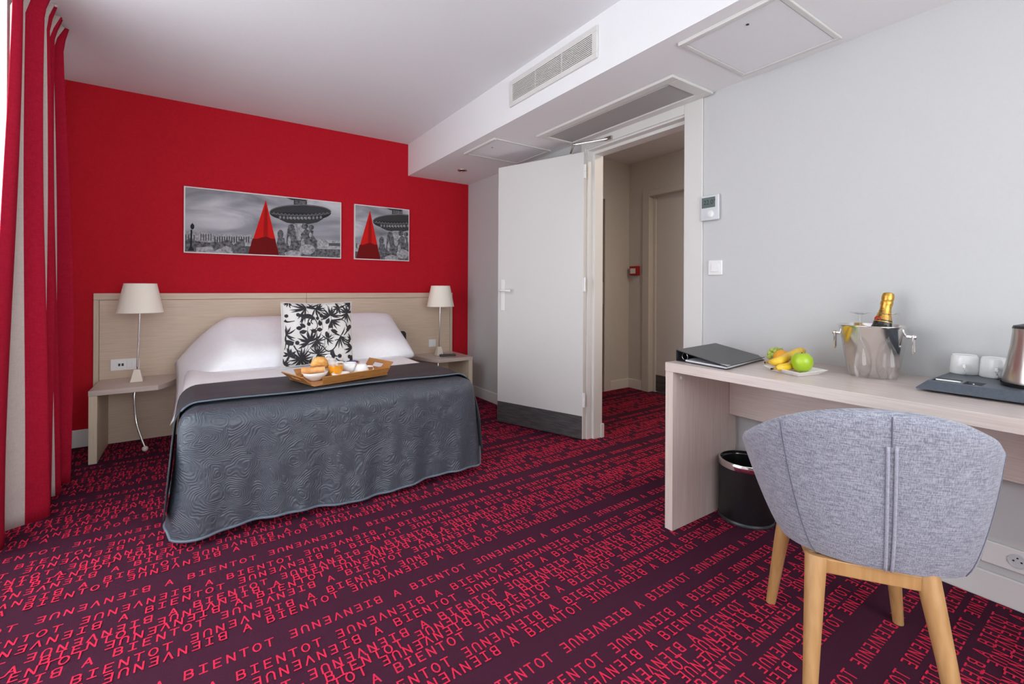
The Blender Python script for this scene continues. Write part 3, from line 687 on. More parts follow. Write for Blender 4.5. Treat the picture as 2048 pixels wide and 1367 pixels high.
art('print_low_wall', STONEL, [(205, 570), (330, 560), (350, 600), (350, 616), (205, 612)], [(345, 600), (440, 555), (480, 570), (500, 620), (350, 616)])
art('print_figure', STONE, ell(870, 465, 24, 36), [(850, 490), (900, 495), (915, 560), (905, 640), (860, 640), (840, 540)])
art('print_pyramid', REDPR, [(755, 195), (860, 632), (615, 625)])
art('print_pyramid_base', REDPD, [(650, 500), (690, 500), (755, 480), (800, 500), (828, 500), (860, 632), (615, 625)])
art('print_obelisk', mat('print_mid_red', (.36, .012, .012), .8, Specular_IOR_Level=.08), [(742, 300), (756, 225), (768, 300), (772, 480), (735, 480)])
art('print_upper_basin', grey(.05), [(900, 172), (1100, 192), (1060, 205), (960, 196)], [(975, 195), (1080, 203), (1078, 240), (975, 236)])
art('print_upper_figures', STONE, [(985, 196), (1078, 205), (1074, 238), (985, 234)])
art('print_basin_top', grey(.055), ell(1027, 290, 240, 52))
art('print_fountain_basin', grey(.035), [(785, 288)]+[(1027+242*cos(a), 296+66*sin(a)) for a in [pi-pi*i/26 for i in range(27)]]+[(1268, 305)])
art('print_basin_lip', grey(.17), *[rib2([(1027+241*cos(a), 290+56*sin(a)) for a in [pi+pi*i/24 for i in range(25)]], [7]*25)[k] for k in range(24)])
art('print_basin_band', grey(.11), *[rib2([(1027+238*cos(a), 292+30*sin(a)) for a in [pi-pi*i/24 for i in range(25)]], [6]*25)[k] for k in range(24)])
art('print_basin_scallops', grey(.16), *[rib2([(803+i*30, 306+17*sin(pi*(i+.5)/15)), (818+i*30, 292+17*sin(pi*(i+.5)/15)), (833+i*30, 306+17*sin(pi*(i+.5)/15))], [5, 8, 5])[k] for i in range(15) for k in (0, 1)])
art('print_basin_bowl', grey(.06), [(845, 318), (930, 335), (1030, 340), (1130, 335), (1200, 322), (1205, 345), (1160, 372), (1090, 386), (1000, 388), (920, 375), (865, 350)])
art('print_basin_shine', grey(.24), *[ell(868+i*29, 331+9*sin(pi*(i+.5)/12), 9, 12, 10) for i in range(12)])
art('print_basin_gloss', grey(.40), *[ell(945+i*29, 336, 5, 8, 10) for i in range(6)])
art('print_fountain_stem', STONEL, [(978, 380), (1050, 380), (1040, 430), (1060, 520), (1000, 520), (985, 430)])
art('print_statues', STONE, ell(955, 410, 26, 24), ell(1062, 402, 26, 24), ell(1112, 412, 22, 20), [(925, 420), (985, 420), (1000, 500), (1070, 420), (1100, 440), (1160, 520), (1160, 590), (1000, 600), (900, 590), (915, 520)], [(1095, 425), (1130, 440), (1125, 480), (1100, 500)], ell(990, 560, 40, 40), [(860, 640), (900, 590), (1140, 590), (1150, 650), (860, 640)])
art('print_statue_lights', STONEL, ell(1080, 585, 62, 40), ell(1015, 490, 20, 26), ell(940, 520, 12, 40), ell(1045, 540, 14, 40), ell(1105, 470, 10, 20), [(900, 610), (960, 590), (1040, 605), (1030, 640), (910, 640)])
def picture(label, c, dx, src_x0):
    """c: x0,x1,z0,z1 world; dx shifts the shared image along the wall"""
    x0, x1, z0, z1 = c
    g = thing('wall_picture', label, 'picture', ((x0+x1)/2, YR, z0), group='fountain prints on the red wall')
    B().box(x0, x1, YR-.020, YR-.001, z0, z1).build('panel', mat('print_white_edge', (.72, .70, .68), .5) if 'print_white_edge' not in bpy.data.materials else bpy.data.materials['print_white_edge'], g)
    e = .008
    B().box(x0+e, x1-e, YR-.0206, YR-.0201, z0+e, z1-e).build('print_sky', SKYM, g)
    b = B(); ms = []; y = YR-.0208
    for i, (nm, m, polys) in enumerate(ART):
        if m not in ms: ms.append(m)
        b.cur = ms.index(m)
        for pl_ in polys:
            w = [crop2w(*q) for q in pl_]; w = [(q[0]+dx, q[1]) for q in w]
            for ed in (lambda q: q[0]-x0-e, lambda q: x1-e-q[0], lambda q: q[1]-z0-e, lambda q: z1-e-q[1]):
                w = clip(w, ed)
                if len(w) < 3: break
            if len(w) >= 3: y -= .00003; b.add([(q[0], y, q[1]) for q in w], [tuple(range(len(w)))])
    b.build('printed_image', ms, g)
picture('wide black and white fountain print with a red pyramid', (-.096, 1.024, 1.3315, 1.8224), 0, 0)
pa, pb = crop2w(755, 195)[0], crop2w(1576, 252)[0]
picture('square black and white fountain print with a red pyramid', (1.1357, 1.6484, 1.3315, 1.8224), pb-pa, 0)

# ------------------------------------------------------------------ breakfast tray
TZ = BH+.024
TA = radians(15); tc = Vector((.665, 2.715, TZ))
tray = thing('breakfast_tray', 'wooden breakfast tray with handle slots lying on the bed', 'tray', tc, TA)
TM = MAT_OF[tray]; TL, TW = .22, .145
B().at(TM).box(-TL, TL, -TW, TW, 0, .006).build('base', TRAYW, tray, bevel=.002)
def wallpanel(name, a, c, flare, h, slot):
    """slanted wall along edge a->c (tray xy), leaning outward"""
    a = Vector((*a, .006)); c = Vector((*c, .006)); d = (c-a); L = d.length; d.normalize(); n = Vector((d.y, -d.x, 0))
    up_ = (Vector((0, 0, h))+n*flare)
    xs = [0, .3, .7, 1] if slot else [0, 1]; zs = [0, .38, .74, 1] if slot else [0, 1]
    b = B().at(TM); grow = .012
    vs = [a+d*(L*x+(x-.5)*2*grow*z)+up_*z for z in zs for x in xs]; k = len(xs)
    fs = [(j*k+i, j*k+i+1, (j+1)*k+i+1, (j+1)*k+i) for j in range(len(zs)-1) for i in range(k-1) if not (slot and i == 1 and j == 1)]
    b.add(vs, fs); return b.build(name, TRAYW, tray, solid=.006, offset=0, bevel=.0015)
wallpanel('front_wall', (-TL+.045, -TW), (TL-.01, -TW), .022, .042, False)
wallpanel('back_wall', (TL-.01, TW), (-TL+.045, TW), .022, .042, False)
wallpanel('handle_wall', (TL, -TW+.03), (TL, TW-.03), .05, .062, True)
wallpanel('handle_wall', (-TL, TW-.03), (-TL, -TW+.03), .05, .045, True)
TT = TZ+.007
def tp(x, y): p = TM @ Vector((x, y, 0)); return (p.x, p.y, TT)
def bowl(name, label, c, r, h, sx=1.0, rot=0, cat='bowl'):
    g = thing(name, label, cat, c, rot); M = MAT_OF[g] @ Matrix.Diagonal((sx, 1, 1, 1))
    B().at(M).lathe([(.001, .0005), (r*.42, .0005), (r*.46, .004), (r*.85, h*.55), (r, h), (r*.97, h+.001), (r*.80, h*.55), (r*.40, .008), (.001, .007)], n=36, caps=False).build('body', CERAMIC, g, smooth=True)
    return g
bw = bowl('bread_bowl', 'oval white bowl of bread slices on the wooden tray', tp(-.150, -.015), .055, .044, 1.3, TA+.2)
BREAD = noisy('bread_crust', (.62, .27, .08), (.78, .42, .16), (40, 40, 40), .7, .3, .004); CRUMB = noisy('bread_crumb', (.78, .60, .36), (.86, .70, .47), (160, 160, 160), .9, .4, .003)
bc = Vector(tp(-.150, -.015))
def loaf(label, c, d, L, r, cat='bread', name='bread_piece', crumb=True):
    d = Vector(d).normalized(); c = Vector(c); g = thing(name, label, cat, c)
    n = 8; pts = [c+d*(L*(i/n-.5)) for i in range(n+1)]; rr = [r*(.80+.2*sin(pi*min(1, (i+1)/4))) for i in range(n+1)]
    B().tube(pts, rr, 14).build('crust', BREAD, g, smooth=60)
    if crumb: B().tube([pts[-1], pts[-1]+d*.002], r*.74, 14).build('crumb_face', CRUMB, g)
    return g
loaf('piece of baguette resting across the bread bowl', bc+Vector((-.012, .002, .054)), (.95, -.2, .04), .115, .021)
loaf('shorter baguette piece behind in the bread bowl', bc+Vector((.0, .028, .047)), (.9, .35, -.05), .09, .018)
g = thing('croissant', 'golden croissant standing up in the bread bowl', 'croissant', bc+Vector((.03, .05, .04)))
cp = [bc+Vector((.030, .055, .05))+Vector((.04*cos(a), 0, .045*sin(a)-.005)) for a in [radians(10+150*i/12) for i in range(13)]]
B().tube(cp, [.006+.022*sin(pi*i/12)**.8*(1+.14*(i % 2)) for i in range(13)], 12).build('body', noisy('croissant_crust', (.66, .30, .06), (.85, .50, .16), (60, 60, 60), .5, .3, .003), g, smooth=True)
# orange juice
jc = tp(-.040, -.030)
g = thing('juice_glass', 'rounded glass of orange juice on the tray', 'glass', jc)
B().lathe([(.001, .0005), (.026, .0005), (.036, .02), (.043, .055), (.043, .085), (.038, .100), (.041, .105)], jc, 36, caps=False).build('glass', FLUTE, g, smooth=True)
B().lathe([(.001, .003), (.025, .003), (.0345, .02), (.0415, .055), (.0415, .068), (.001, .068)], jc, 36, caps=False).build('orange_juice', mat('orange_juice', (.90, .36, .01), .2), g, smooth=50)
bowl('small_bowl', 'small empty white bowl at the near tray corner', tp(-.050, -.100), .048, .036)
# teapot
pc = Vector(tp(-.03, .075)); g = thing('teapot', 'white teapot with looped lid behind the orange juice', 'teapot', pc)
B().lathe([(.001, .0005), (.036, .0005), (.050, .02), (.053, .045), (.046, .072), (.036, .082)], pc, 36, caps=False).build('body', CERAMIC, g, smooth=True)
lid = B().lathe([(.038, .082), (.037, .088), (.024, .097), (.001, .10)], pc, 32, caps=False).build('lid', CERAMIC, g, smooth=True)
B().tube([pc+Vector((.015*cos(a), 0, .103+.012*sin(a))) for a in [pi*i/10 for i in range(11)]], .0035, 8).build('lid_loop', CERAMIC, lid, smooth=True)
hd = Vector((.87, -.5, 0))
B().tube(catmull([pc+hd*.044+Vector((0, 0, .072)), pc+hd*.082+Vector((0, 0, .070)), pc+hd*.088+Vector((0, 0, .04)), pc+hd*.048+Vector((0, 0, .022))], 6), .006, 10).build('handle', CERAMIC, g, smooth=True)
B().tube([pc-hd*.046+Vector((0, 0, .035)), pc-hd*.07+Vector((0, 0, .052)), pc-hd*.082+Vector((0, 0, .078))], [.012, .009, .006], 10).build('spout', CERAMIC, g, smooth=True)
# cup, inverted creamer, jam pot
kc = tp(.065, .01); g = thing('coffee_cup', 'white coffee cup between the teapot and cone jug', 'cup', kc)
B().lathe([(.001, .0005), (.026, .0005), (.034, .03), (.039, .066), (.0365, .066), (.031, .03), (.001, .006)], kc, 32, caps=False).build('body', CERAMIC, g, smooth=True)
vc = Vector(tp(.105, -.055)); g = thing('milk_jug', 'white cone shaped milk jug standing on the tray', 'jug', vc)
B().lathe([(.001, .0005), (.050, .0005), (.052, .005), (.030, .05), (.023, .062), (.020, .062), (.001, .055)], vc, 32, caps=False).build('body', CERAMIC, g, smooth=True)
B().tube([vc+Vector((.028, -.012, .048)), vc+Vector((.058, -.02, .046)), vc+Vector((.064, -.022, .028)), vc+Vector((.046, -.017, .014))], .005, 8).build('handle', CERAMIC, g, smooth=True)
wc = tp(.115, .065); g = thing('jam_pot', 'small white pot with a blue lid at the tray back', 'jar', wc)
B().lathe([(.001, .0005), (.026, .0005), (.029, .05), (.027, .056), (.001, .056)], wc, 24, caps=False).build('pot', CERAMIC, g, smooth=40)
B().lathe([(.001, .0565), (.034, .0565), (.034, .063), (.001, .064)], wc, 24, caps=False).build('lid', mat('cobalt_blue', (.02, .04, .28), .35), g, smooth=40)
g = thing('napkin', 'folded dark napkin lying by the tray handle slot', 'napkin', tp(.155, .08), TA)
B().at(MAT_OF[g]).box(-.03, .035, -.03, .03, .0005, .006).build('cloth', mat('green_napkin', (.10, .13, .05), .9), g, bevel=.002)

# ------------------------------------------------------------------ curtain and sheer
CPATH = [(-.668, 2.655), (-.645, 2.70), (-.66, 2.76), (-.705, 2.852), (-.573, 2.940), (-.685, 3.01), (-.584, 3.10), (-.69, 3.19), (-.588, 3.26), (-.68, 3.34), (-.655, 3.405), (-.570, 3.425), (-.60, 3.46)]
def curtain_line(n=14): return catmull([(x, y, 0) for x, y in CPATH], n)
CLN = curtain_line()
cur = thing('curtain', 'heavy red curtain with off white stripes gathered beside the window', 'curtain', (-.63, 3.0, 0))
NH = 40; ncl = len(CLN)
arc = [0]
for i in range(1, ncl): arc.append(arc[-1]+(CLN[i]-CLN[i-1]).length)
def cpt(i, v):
    z = lerp(.016, 2.432, v); p = CLN[i]; xm = -.632
    amp = lerp(1.0, .62, sstep((v-.25)/.75)); amp = amp*(1-.25*sstep((v-.93)/.07)*0)
    x = xm+(p.x-xm)*amp; y = 3.06+(p.y-3.06)*lerp(1, .70, sstep(v))
    y += .02*sin(v*3+p.y*7)*(1-v); x += .010*sin(v*4+p.y*20)
    if v > .955: q = (v-.955)/.045; x = lerp(x, xm+.05+(.022 if (i//4) % 2 else -.022), .65*sstep(q))
    return (x, y, z)
STR = [(.16, .285), (.53, .625), (.80, .90), (1.03, 1.150)]
def is_white(a): return any(s0 < a < s1 for s0, s1 in STR)
b = B()
for i in range(ncl-1):
    b.cur = 1 if is_white((arc[i]+arc[i+1])/2) else 0
    vs = []; 
    for j in range(NH): v = j/(NH-1); vs += [cpt(i, v), cpt(i+1, v)]
    b.add(vs, [(2*j, 2*j+1, 2*j+3, 2*j+2) for j in range(NH-1)])
o = b.build('drape', [CURT_R, CURT_W], cur)
bm = bmesh.new(); bm.from_mesh(o.data); bmesh.ops.remove_doubles(bm, verts=bm.verts, dist=1e-4); bm.to_mesh(o.data); bm.free()
o.data.polygons.foreach_set('use_smooth', [True]*len(o.data.polygons)); md = o.modifiers.new('solid', 'SOLIDIFY'); md.thickness = .003
B().box(-.655, -.625, 2.3, 3.48, ZC-.018, ZC-.001).build('rail', TRIMM, cur)
sh = thing('sheer_curtain', 'translucent white voile hanging before the window', 'sheer curtain', (-.72, 2.5, 0))
B().grid(lambda u, v: (-.722+.014*sin(u*106)+.006*sin(u*39+1), lerp(.70, 3.0, u), lerp(.03, 2.43, v)), 240, 8).build('voile', SHEER, sh, smooth=True)

# ------------------------------------------------------------------ desk
DX, DYL, DYR_, DH, DT = 1.744, 1.324, -.75, .75, .04
desk = thing('desk', 'long pale oak wall desk with panel legs', 'desk', (2.02, .3, 0))
B().box(DX, XR-.001, DYR_, DYL, DH-DT, DH).build('desktop', DESKW_Y, desk, bevel=.0015)
B().box(DX+.002, XR-.045, DYL-.04, DYL-.001, .001, DH-DT-.0005).build('panel_leg', DESKW_Z, desk, bevel=.001)
B().box(DX+.002, XR-.045, DYR_+.001, DYR_+.04, .001, DH-DT-.0005).build('panel_leg', DESKW_Z, desk, bevel=.001)
B().box(2.195, 2.22, DYR_+.041, DYL-.041, .457, DH-DT-.0005).build('apron', DESKW_Y, desk, bevel=.001)
cpn = pix(1362, 755, 'y', DYL-.04); b = B().at(frame_M((cpn.x, DYL-.0405, cpn.z), (1, 0, 0), (0, -1, 0))); b.lathe([(.001, 0), (.009, 0), (.008, .003), (.001, .004)], n=16, caps=False); b.build('screw_cap', PLASTIC, desk, smooth=True)

# ------------------------------------------------------------------ desk things
# binder
p0, p1, p2, p3 = pix(1352, 721, 'z', DH), pix(1454, 740, 'z', DH), pix(1529, 720, 'z', DH), None
p3 = p0+(p2-p1)
g = thing('ring_binder', 'black ring binder with silver corners lying on the desk', 'binder', ((p0+p2)/2))
BLK = noisy('black_leatherette', (.028, .028, .030), (.040, .040, .042), (300, 300, 300), .36, .15, .001)
hs, he = .052, .012           # height at the spine and at the fore edge
def slab(a, c, d, e, za, zb, t):  # a,e on the spine side; c,d on the fore edge
    vs = [(q.x, q.y, z+k*t) for k in (0, 1) for q, z in ((a, za), (c, zb), (d, zb), (e, za))]
    return B().add(vs, [(3, 2, 1, 0), (4, 5, 6, 7), (0, 1, 5, 4), (1, 2, 6, 5), (2, 3, 7, 6), (3, 0, 4, 7)])
slab(p0, p1, p2, p3, DH+.0006, DH+.0006, .0035).build('back_cover', BLK, g, bevel=.001)
slab(p0, p1, p2, p3, DH+hs-.004, DH+he, .0035).build('front_cover', BLK, g, bevel=.001)
sd = (p1-p0).normalized()
a_, e_ = p0, p3
vs = [(q.x+sd.x*k, q.y+sd.y*k, z) for z in (DH+.0042, DH+hs-.0045) for q, k in ((a_, 0), (a_, .004), (e_, .004), (e_, 0))]
B().add(vs, [(3, 2, 1, 0), (4, 5, 6, 7), (0, 1, 5, 4), (1, 2, 6, 5), (2, 3, 7, 6), (3, 0, 4, 7)]).build('spine', BLK, g)
fd = (p3-p0).normalized(); m_ = .008
slab(p0+sd*.05+fd*m_, p1-sd*m_+fd*m_, p2-sd*m_-fd*m_, p3+sd*.05-fd*m_, DH+.0045, DH+.0045, .0065).build('pages', noisy('paper_stack', (.74, .75, .80), (.80, .81, .85), (3, 3, 900), .8), g)
for k in (.08, .5):
    c_ = p0+sd*.032+fd*((p3-p0).length*k)
    B().tube([c_+sd*(.016*cos(t))+Vector((0, 0, .021+.016*sin(t))) for t in [2*pi*i/18 for i in range(18)]], .0018, 6, closed=True).build('ring', CHROME, g, smooth=True)
for q, s1 in ((p1, 1), (p2, -1)):
    c1, c2 = q-sd*.036, q+fd*s1*.036
    for z0, dz in ((DH+he+.0037, .004), (DH-.0, -.0)):
        if dz < 0 or dz == 0: continue
        rise = (hs-he-.004)/(p1-p0).length*.036
        B().add([(q.x, q.y, z0), (c1.x, c1.y, z0+rise), (c2.x, c2.y, z0), (q.x, q.y, z0+.0012), (c1.x, c1.y, z0+rise+.0012), (c2.x, c2.y, z0+.0012), (q.x+sd.x*.001, q.y+sd.y*.001, DH+.001), (c1.x, c1.y, DH+.004), (c2.x, c2.y, DH+.004)], [(0, 1, 2), (3, 5, 4), (0, 3, 4, 1), (0, 2, 5, 3), (1, 4, 5, 2)]).build('corner_guard', CHROME, g)
ct = pix(1398, 715, 'z', DH+.035); cs = pix(1432, 722, 'z', DH+.026)

# fruit dish
fa, fb_, fc = pix(1526, 731, 'z', DH+.018), pix(1600, 747, 'z', DH+.018), pix(1657, 741, 'z', DH+.018)
fdc = (fa+fc)/2; ex = (fb_-fa); ey = (fc-fb_); 
dish = thing('fruit_dish', 'rectangular white dish under the fruit on the desk', 'dish', (fdc.x, fdc.y, DH))
def dishpt(a, c, z): q = fdc+ex*(.5*a)+ey*(.5*c); return (q.x, q.y, DH+z)
b = B(); rings = [(.72, .0006), (.74, .003), (1.0, .020), (.97, .021), (.70, .006)]; vs = []
for s_, z in rings: vs += [dishpt(a*s_, c*s_, z) for a, c in ((-1, -1), (1, -1), (1, 1), (-1, 1))]
b.add(vs, [(4*j+i, 4*j+(i+1) % 4, 4*j+4+(i+1) % 4, 4*j+4+i) for j in range(4) for i in range(4)]+[(3, 2, 1, 0), (16, 17, 18, 19)]).build('body', CERAMIC, dish, bevel=.0015)
APPLE = noisy('green_apple_skin', (.30, .46, .015), (.40, .56, .03), (25, 25, 25), .28)
ac = pix(1604, 724, 'z', DH+.046); ac = Vector((ac.x, ac.y, DH+.0455))
g = thing('green_apple', 'shiny green apple at the near end of the dish', 'apple', (ac.x, ac.y, DH+.006))
ar = .0385
B().lathe([(.001, -ar*.86), (ar*.35, -ar*.97), (ar*.8, -ar*.62), (ar*1.0, -ar*.02), (ar*.94, ar*.48), (ar*.62, ar*.90), (ar*.3, ar*.95), (ar*.1, ar*.80), (.001, ar*.74)], ac, 32, caps=False).build('flesh', APPLE, g, smooth=True)
B().tube([ac+Vector((0, 0, ar*.74)), ac+Vector((.003, .002, ar*1.02))], .0016, 6).build('stem', mat('stem_brown', (.08, .045, .02), .8), g)
BAN = noisy('banana_skin', (.78, .46, .02), (.86, .58, .05), (30, 30, 30), .45)
def banana(label, pts, r):
    P = catmull(pts, 7); n = len(P); g = thing('banana', label, 'banana', P[n//2], group='bananas in the dish')
    B().tube(P, [r*min(1, .34+.9*min(i, n-1-i)/(n*.22)) if min(i, n-1-i) < n*.17 else r for i in range(n)], 12).build('skin', BAN, g, smooth=True)
    d = (P[0]-P[1]).normalized(); B().tube([P[0], P[0]+d*.018], [r*.36, r*.28], 10).build('stalk', mat('banana_stalk', (.42, .26, .04), .7) if 'banana_stalk' not in bpy.data.materials else bpy.data.materials['banana_stalk'], g)
    B().tube([P[0]+d*.0182, P[0]+d*.026], [r*.28, r*.30], 10).build('stalk_tip', mat('banana_tip', (.05, .028, .015), .8) if 'banana_tip' not in bpy.data.materials else bpy.data.materials['banana_tip'], g)
    return g, P
zb = DH+.03
g, P = banana('speckled banana lying on top with its stalk towards the binder', [pix(1539, 724, 'z', zb+.002), pix(1556, 722, 'z', zb+.012), pix(1578, 712, 'z', zb+.026), pix(1598, 703, 'z', zb+.034), pix(1609, 702, 'z', zb+.026)], .0165)
SP = mat('banana_speckle', (.12, .05, .015), .8)
for i, dx_ in ((11, .0), (13, .004), (14, -.004)):
    c_ = P[i]; tow = (Vector((0, 0, CH))-c_).normalized(); B().ball(c_+tow*.0160, .0022, 8, (2.0, 1.6, .6)).build('speckle', SP, g, smooth=True)
banana('banana underneath, mostly hidden by the speckled one', [pix(1552, 736, 'z', DH+.022), pix(1572, 733, 'z', DH+.024), pix(1590, 728, 'z', DH+.026), pix(1606, 716, 'z', DH+.03)], .015)
og = pix(1566, 714, 'z', DH+.042); g = thing('orange', 'small orange behind the bananas', 'orange', (og.x, og.y, DH+.008))
B().ball((og.x+.012, og.y+.012, DH+.039), .032, 24).build('peel', noisy('orange_peel', (.80, .33, .015), (.86, .40, .03), (120, 120, 120), .45, .2, .001), g, smooth=True)
GRP = mat('green_grape_skin', (.42, .52, .08), .25, Subsurface_Weight=.15)
gm = None
for u, v, z in ((1538, 707, .04), (1543, 701, .05), (1549, 704, .046), (1538, 714, .03), (1552, 699, .052), (1545, 711, .034), (1561, 701, .046), (1557, 706, .04)):
    q = pix(u, v, 'z', DH+z)
    if gm is None:
        gm = B().ball((0, 0, 0), .0105, 14, (1, 1, 1.15)).build('grape', GRP, smooth=True); o = gm
    else: o = gm.copy(); COL.objects.link(o)
    o.location = q+Vector((.012, .004, 0)); tag(o, 'green grape in the bunch behind the bananas', 'grape', 'green grapes in the dish')

# champagne bucket
def on_desk(u, v, r):                            # centre of a round base whose nearest point is at the pixel
    q = pix(u, v, 'z', DH); d = Vector((q.x, q.y, 0)).normalized(); return Vector((q.x, q.y, DH))+d*r
kb = on_desk(1745, 756, .074)
kb.x = min(kb.x, XR-.125)
bk = thing('ice_bucket', 'shiny steel ice bucket with ring handles on the desk', 'ice bucket', kb)
B().lathe([(.001, .0006), (.074, .0006), (.078, .006), (.107, .186), (.113, .192), (.113, .195), (.108, .196), (.103, .186), (.074, .012), (.001, .010)], kb, 56, caps=False).build('bucket', CHROME, bk, smooth=50)
vd = Vector((kb.x, kb.y, 0)).normalized(); sdv = Vector((vd.y, -vd.x, 0))
for s_ in (-1, 1):
    side = (sdv*s_+vd*(-.25 if s_ > 0 else .15)).normalized(); c_ = kb+side*.105+Vector((0, 0, .158))
    h_ = B().tube([c_-side*.004, c_+side*.012], .007, 12).ball(c_+side*.018, .0095, 14).build('handle_knob', CHROME, bk, smooth=40)
    tn = Vector((-side.y, side.x, 0)); q0_ = c_+side*.016
    B().tube([q0_-tn*.011, q0_-tn*.013+Vector((0, 0, -.055)), q0_-tn*.009+Vector((0, 0, -.062)), q0_+tn*.009+Vector((0, 0, -.062)), q0_+tn*.013+Vector((0, 0, -.055)), q0_+tn*.011], .0028, 8).build('ring_handle', CHROME, bk, smooth=40)
# bottle leaning in the bucket
lean = frame_M(kb+Vector((0, 0, .014)), (1, 0, 0), (sdv*.16+vd*.17+Vector((0, 0, 1))))
bt = thing('champagne_bottle', 'gold foil topped champagne bottle leaning in the ice bucket', 'bottle', kb+Vector((0, 0, .014)))
Lm = lean
DKG = mat('dark_green_glass', (.012, .018, .008), .08); GOLD = noisy('gold_foil', (.60, .33, .06), (.72, .43, .10), (120, 120, 120), .35, .5, .002, 1.0)
B().at(Lm).lathe([(.001, .001), (.040, .001), (.043, .006), (.043, .13), (.040, .155), (.030, .185)], n=36, caps=False).build('glass', DKG, bt, smooth=40)
def neck_r(z): return lerp(.0265, .0165, sstep((z-.20)/.06)) if z < .262 else (.0165 if z < .272 else (.0188 if z < .282 else .0185-.3*max(0, z-.302)))
B().at(Lm).lathe([(.0302, .184), (.0288, .196), (.0278, .206)], n=36, caps=False).build('black_collar', mat('black_foil', (.02, .018, .018), .35), bt, smooth=40)
B().at(Lm).lathe([(.0282, .204), (.0250, .216), (.0210, .230), (.0182, .246), (.0176, .262), (.0196, .266), (.0200, .276), (.0178, .281), (.0196, .287), (.0198, .300), (.0170, .310), (.010, .314), (.001, .315)], n=36, caps=False).build('gold_foil', GOLD, bt, smooth=40)
B().at(Lm).lathe([(.0291, .196), (.0287, .199)], n=36, caps=False).build('gold_line', GOLD, bt)
# wording up the neck foil
cu_ = bpy.data.curves.new('neck_word', 'FONT'); cu_.body = 'MOËT'; cu_.size = .0155; to = bpy.data.objects.new('neck_word', cu_); COL.objects.link(to)
tm = bpy.data.meshes.new_from_object(to.evaluated_get(bpy.context.evaluated_depsgraph_get())); bpy.data.objects.remove(to)
camdir = (Lm.inverted().to_3x3() @ (Vector((0, 0, CH))-kb)).normalized(); th0 = math.atan2(camdir.y, camdir.x)
vs = []
for v_ in tm.vertices:
    z = .208+v_.co.x*1.05; r = lerp(.0274, .0184, sstep((z-.206)/.042))+.0007; t = th0-.55-(v_.co.y-.006)/r
    vs.append((r*cos(t), r*sin(t), z))
B().at(Lm).add(vs, [tuple(p_.vertices) for p_ in tm.polygons]).build('neck_lettering', mat('brown_ink', (.06, .025, .01), .5), bt)
q = [(.0284*cos(th0-.75+.55*cos(a)), .0284*sin(th0-.75+.55*cos(a)), .206+.008*sin(a)) for a in [2*pi*i/20 for i in range(20)]]
B().at(Lm).add([(x*1.02, y*1.02, z) for x, y, z in q], [tuple(range(20))]).build('red_seal', mat('red_seal', (.62, .02, .03), .4), bt)

# inverted flutes
def flute(label, u, v):
    c_ = on_desk(u, v, .021); g = thing('champagne_flute', label, 'glass', c_, group='upturned flutes on the desk')
    B().lathe([(.0240, .0005), (.0330, .030), (.0345, .055), (.0285, .095), (.0130, .130), (.0075, .142)], c_, 40, caps=False).build('bowl', FLUTE, g, smooth=True)
    B().lathe([(.0075, .142), (.0042, .155), (.0036, .19), (.0042, .225), (.007, .238)], c_, 20, caps=False).build('stem', FLUTE, g, smooth=True)
    B().lathe([(.007, .238), (.020, .2415), (.0345, .245), (.0345, .2465), (.001, .2465)], c_, 40, caps=False).build('foot', FLUTE, g, smooth=40)
flute('upturned champagne flute nearer the fruit dish', 1720, 757)
flute('upturned champagne flute nearer the coffee cups', 1776, 762)

# hospitality tray
tl = thing('hospitality_tray', 'dark slate grey moulded tray at the desk end', 'tray', (2.12, .28, DH))
SLATE = noisy('slate_plastic', (.060, .075, .095), (.075, .092, .115), (150, 150, 150), .42)
tx0, tx1, ty0, ty1, tz0, tz1 = 1.972, 2.285, -.02, .492, DH+.008, DH+.036
def ringed(x0, x1, y0, y1, z): return [(x0, y0, z), (x1, y0, z), (x1, y1, z), (x0, y1, z)]
b = B(); fl2 = .022
vs = ringed(tx0-.020, tx1, ty0-fl2, ty1+.006, tz0)+ringed(tx0-.020, tx1, ty0-fl2, ty1+.006, tz0+.004)+ringed(tx0, tx1, ty0, ty1-.018, tz1)
b.add(vs, [(3, 2, 1, 0)]+[(4*j+i, 4*j+(i+1) % 4, 4*j+4+(i+1) % 4, 4*j+4+i) for j in range(2) for i in range(4)])
b.build('rim', SLATE, tl)
pk = [(1.992, 2.062, .405, .468), (1.992, 2.062, .352, .396), (1.992, 2.062, .03, .160)]  # pockets along the front
# top deck with pockets left open
xs_ = [tx0, 1.992, 2.062, tx1]; ys_ = [ty0, .03, .160, .352, .396, .405, .468, ty1-.018]
b = B()
for i in range(3):
    for j in range(len(ys_)-1):
        if i == 1 and j in (1, 3, 5): continue
        b.add(ringed(xs_[i], xs_[i+1], ys_[j], ys_[j+1], tz1), [(0, 1, 2, 3)])
b.build('deck', SLATE, tl)
for x0, x1, y0, y1 in pk:
    b = B(); vs = ringed(x0, x1, y0, y1, tz1)+ringed(x0+.006, x1-.006, y0+.006, y1-.006, tz0+.006)
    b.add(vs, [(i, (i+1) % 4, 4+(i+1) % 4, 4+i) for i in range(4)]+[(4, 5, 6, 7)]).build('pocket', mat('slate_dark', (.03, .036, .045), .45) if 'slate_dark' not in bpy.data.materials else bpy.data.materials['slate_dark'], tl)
for x, y in ((2.0, .45), (2.25, .45), (2.0, .02), (2.25, .02)): B().lathe([(.010, 0), (.010, .0085)], (x, y, DH), 14).build('rubber_foot', DARKP, tl)
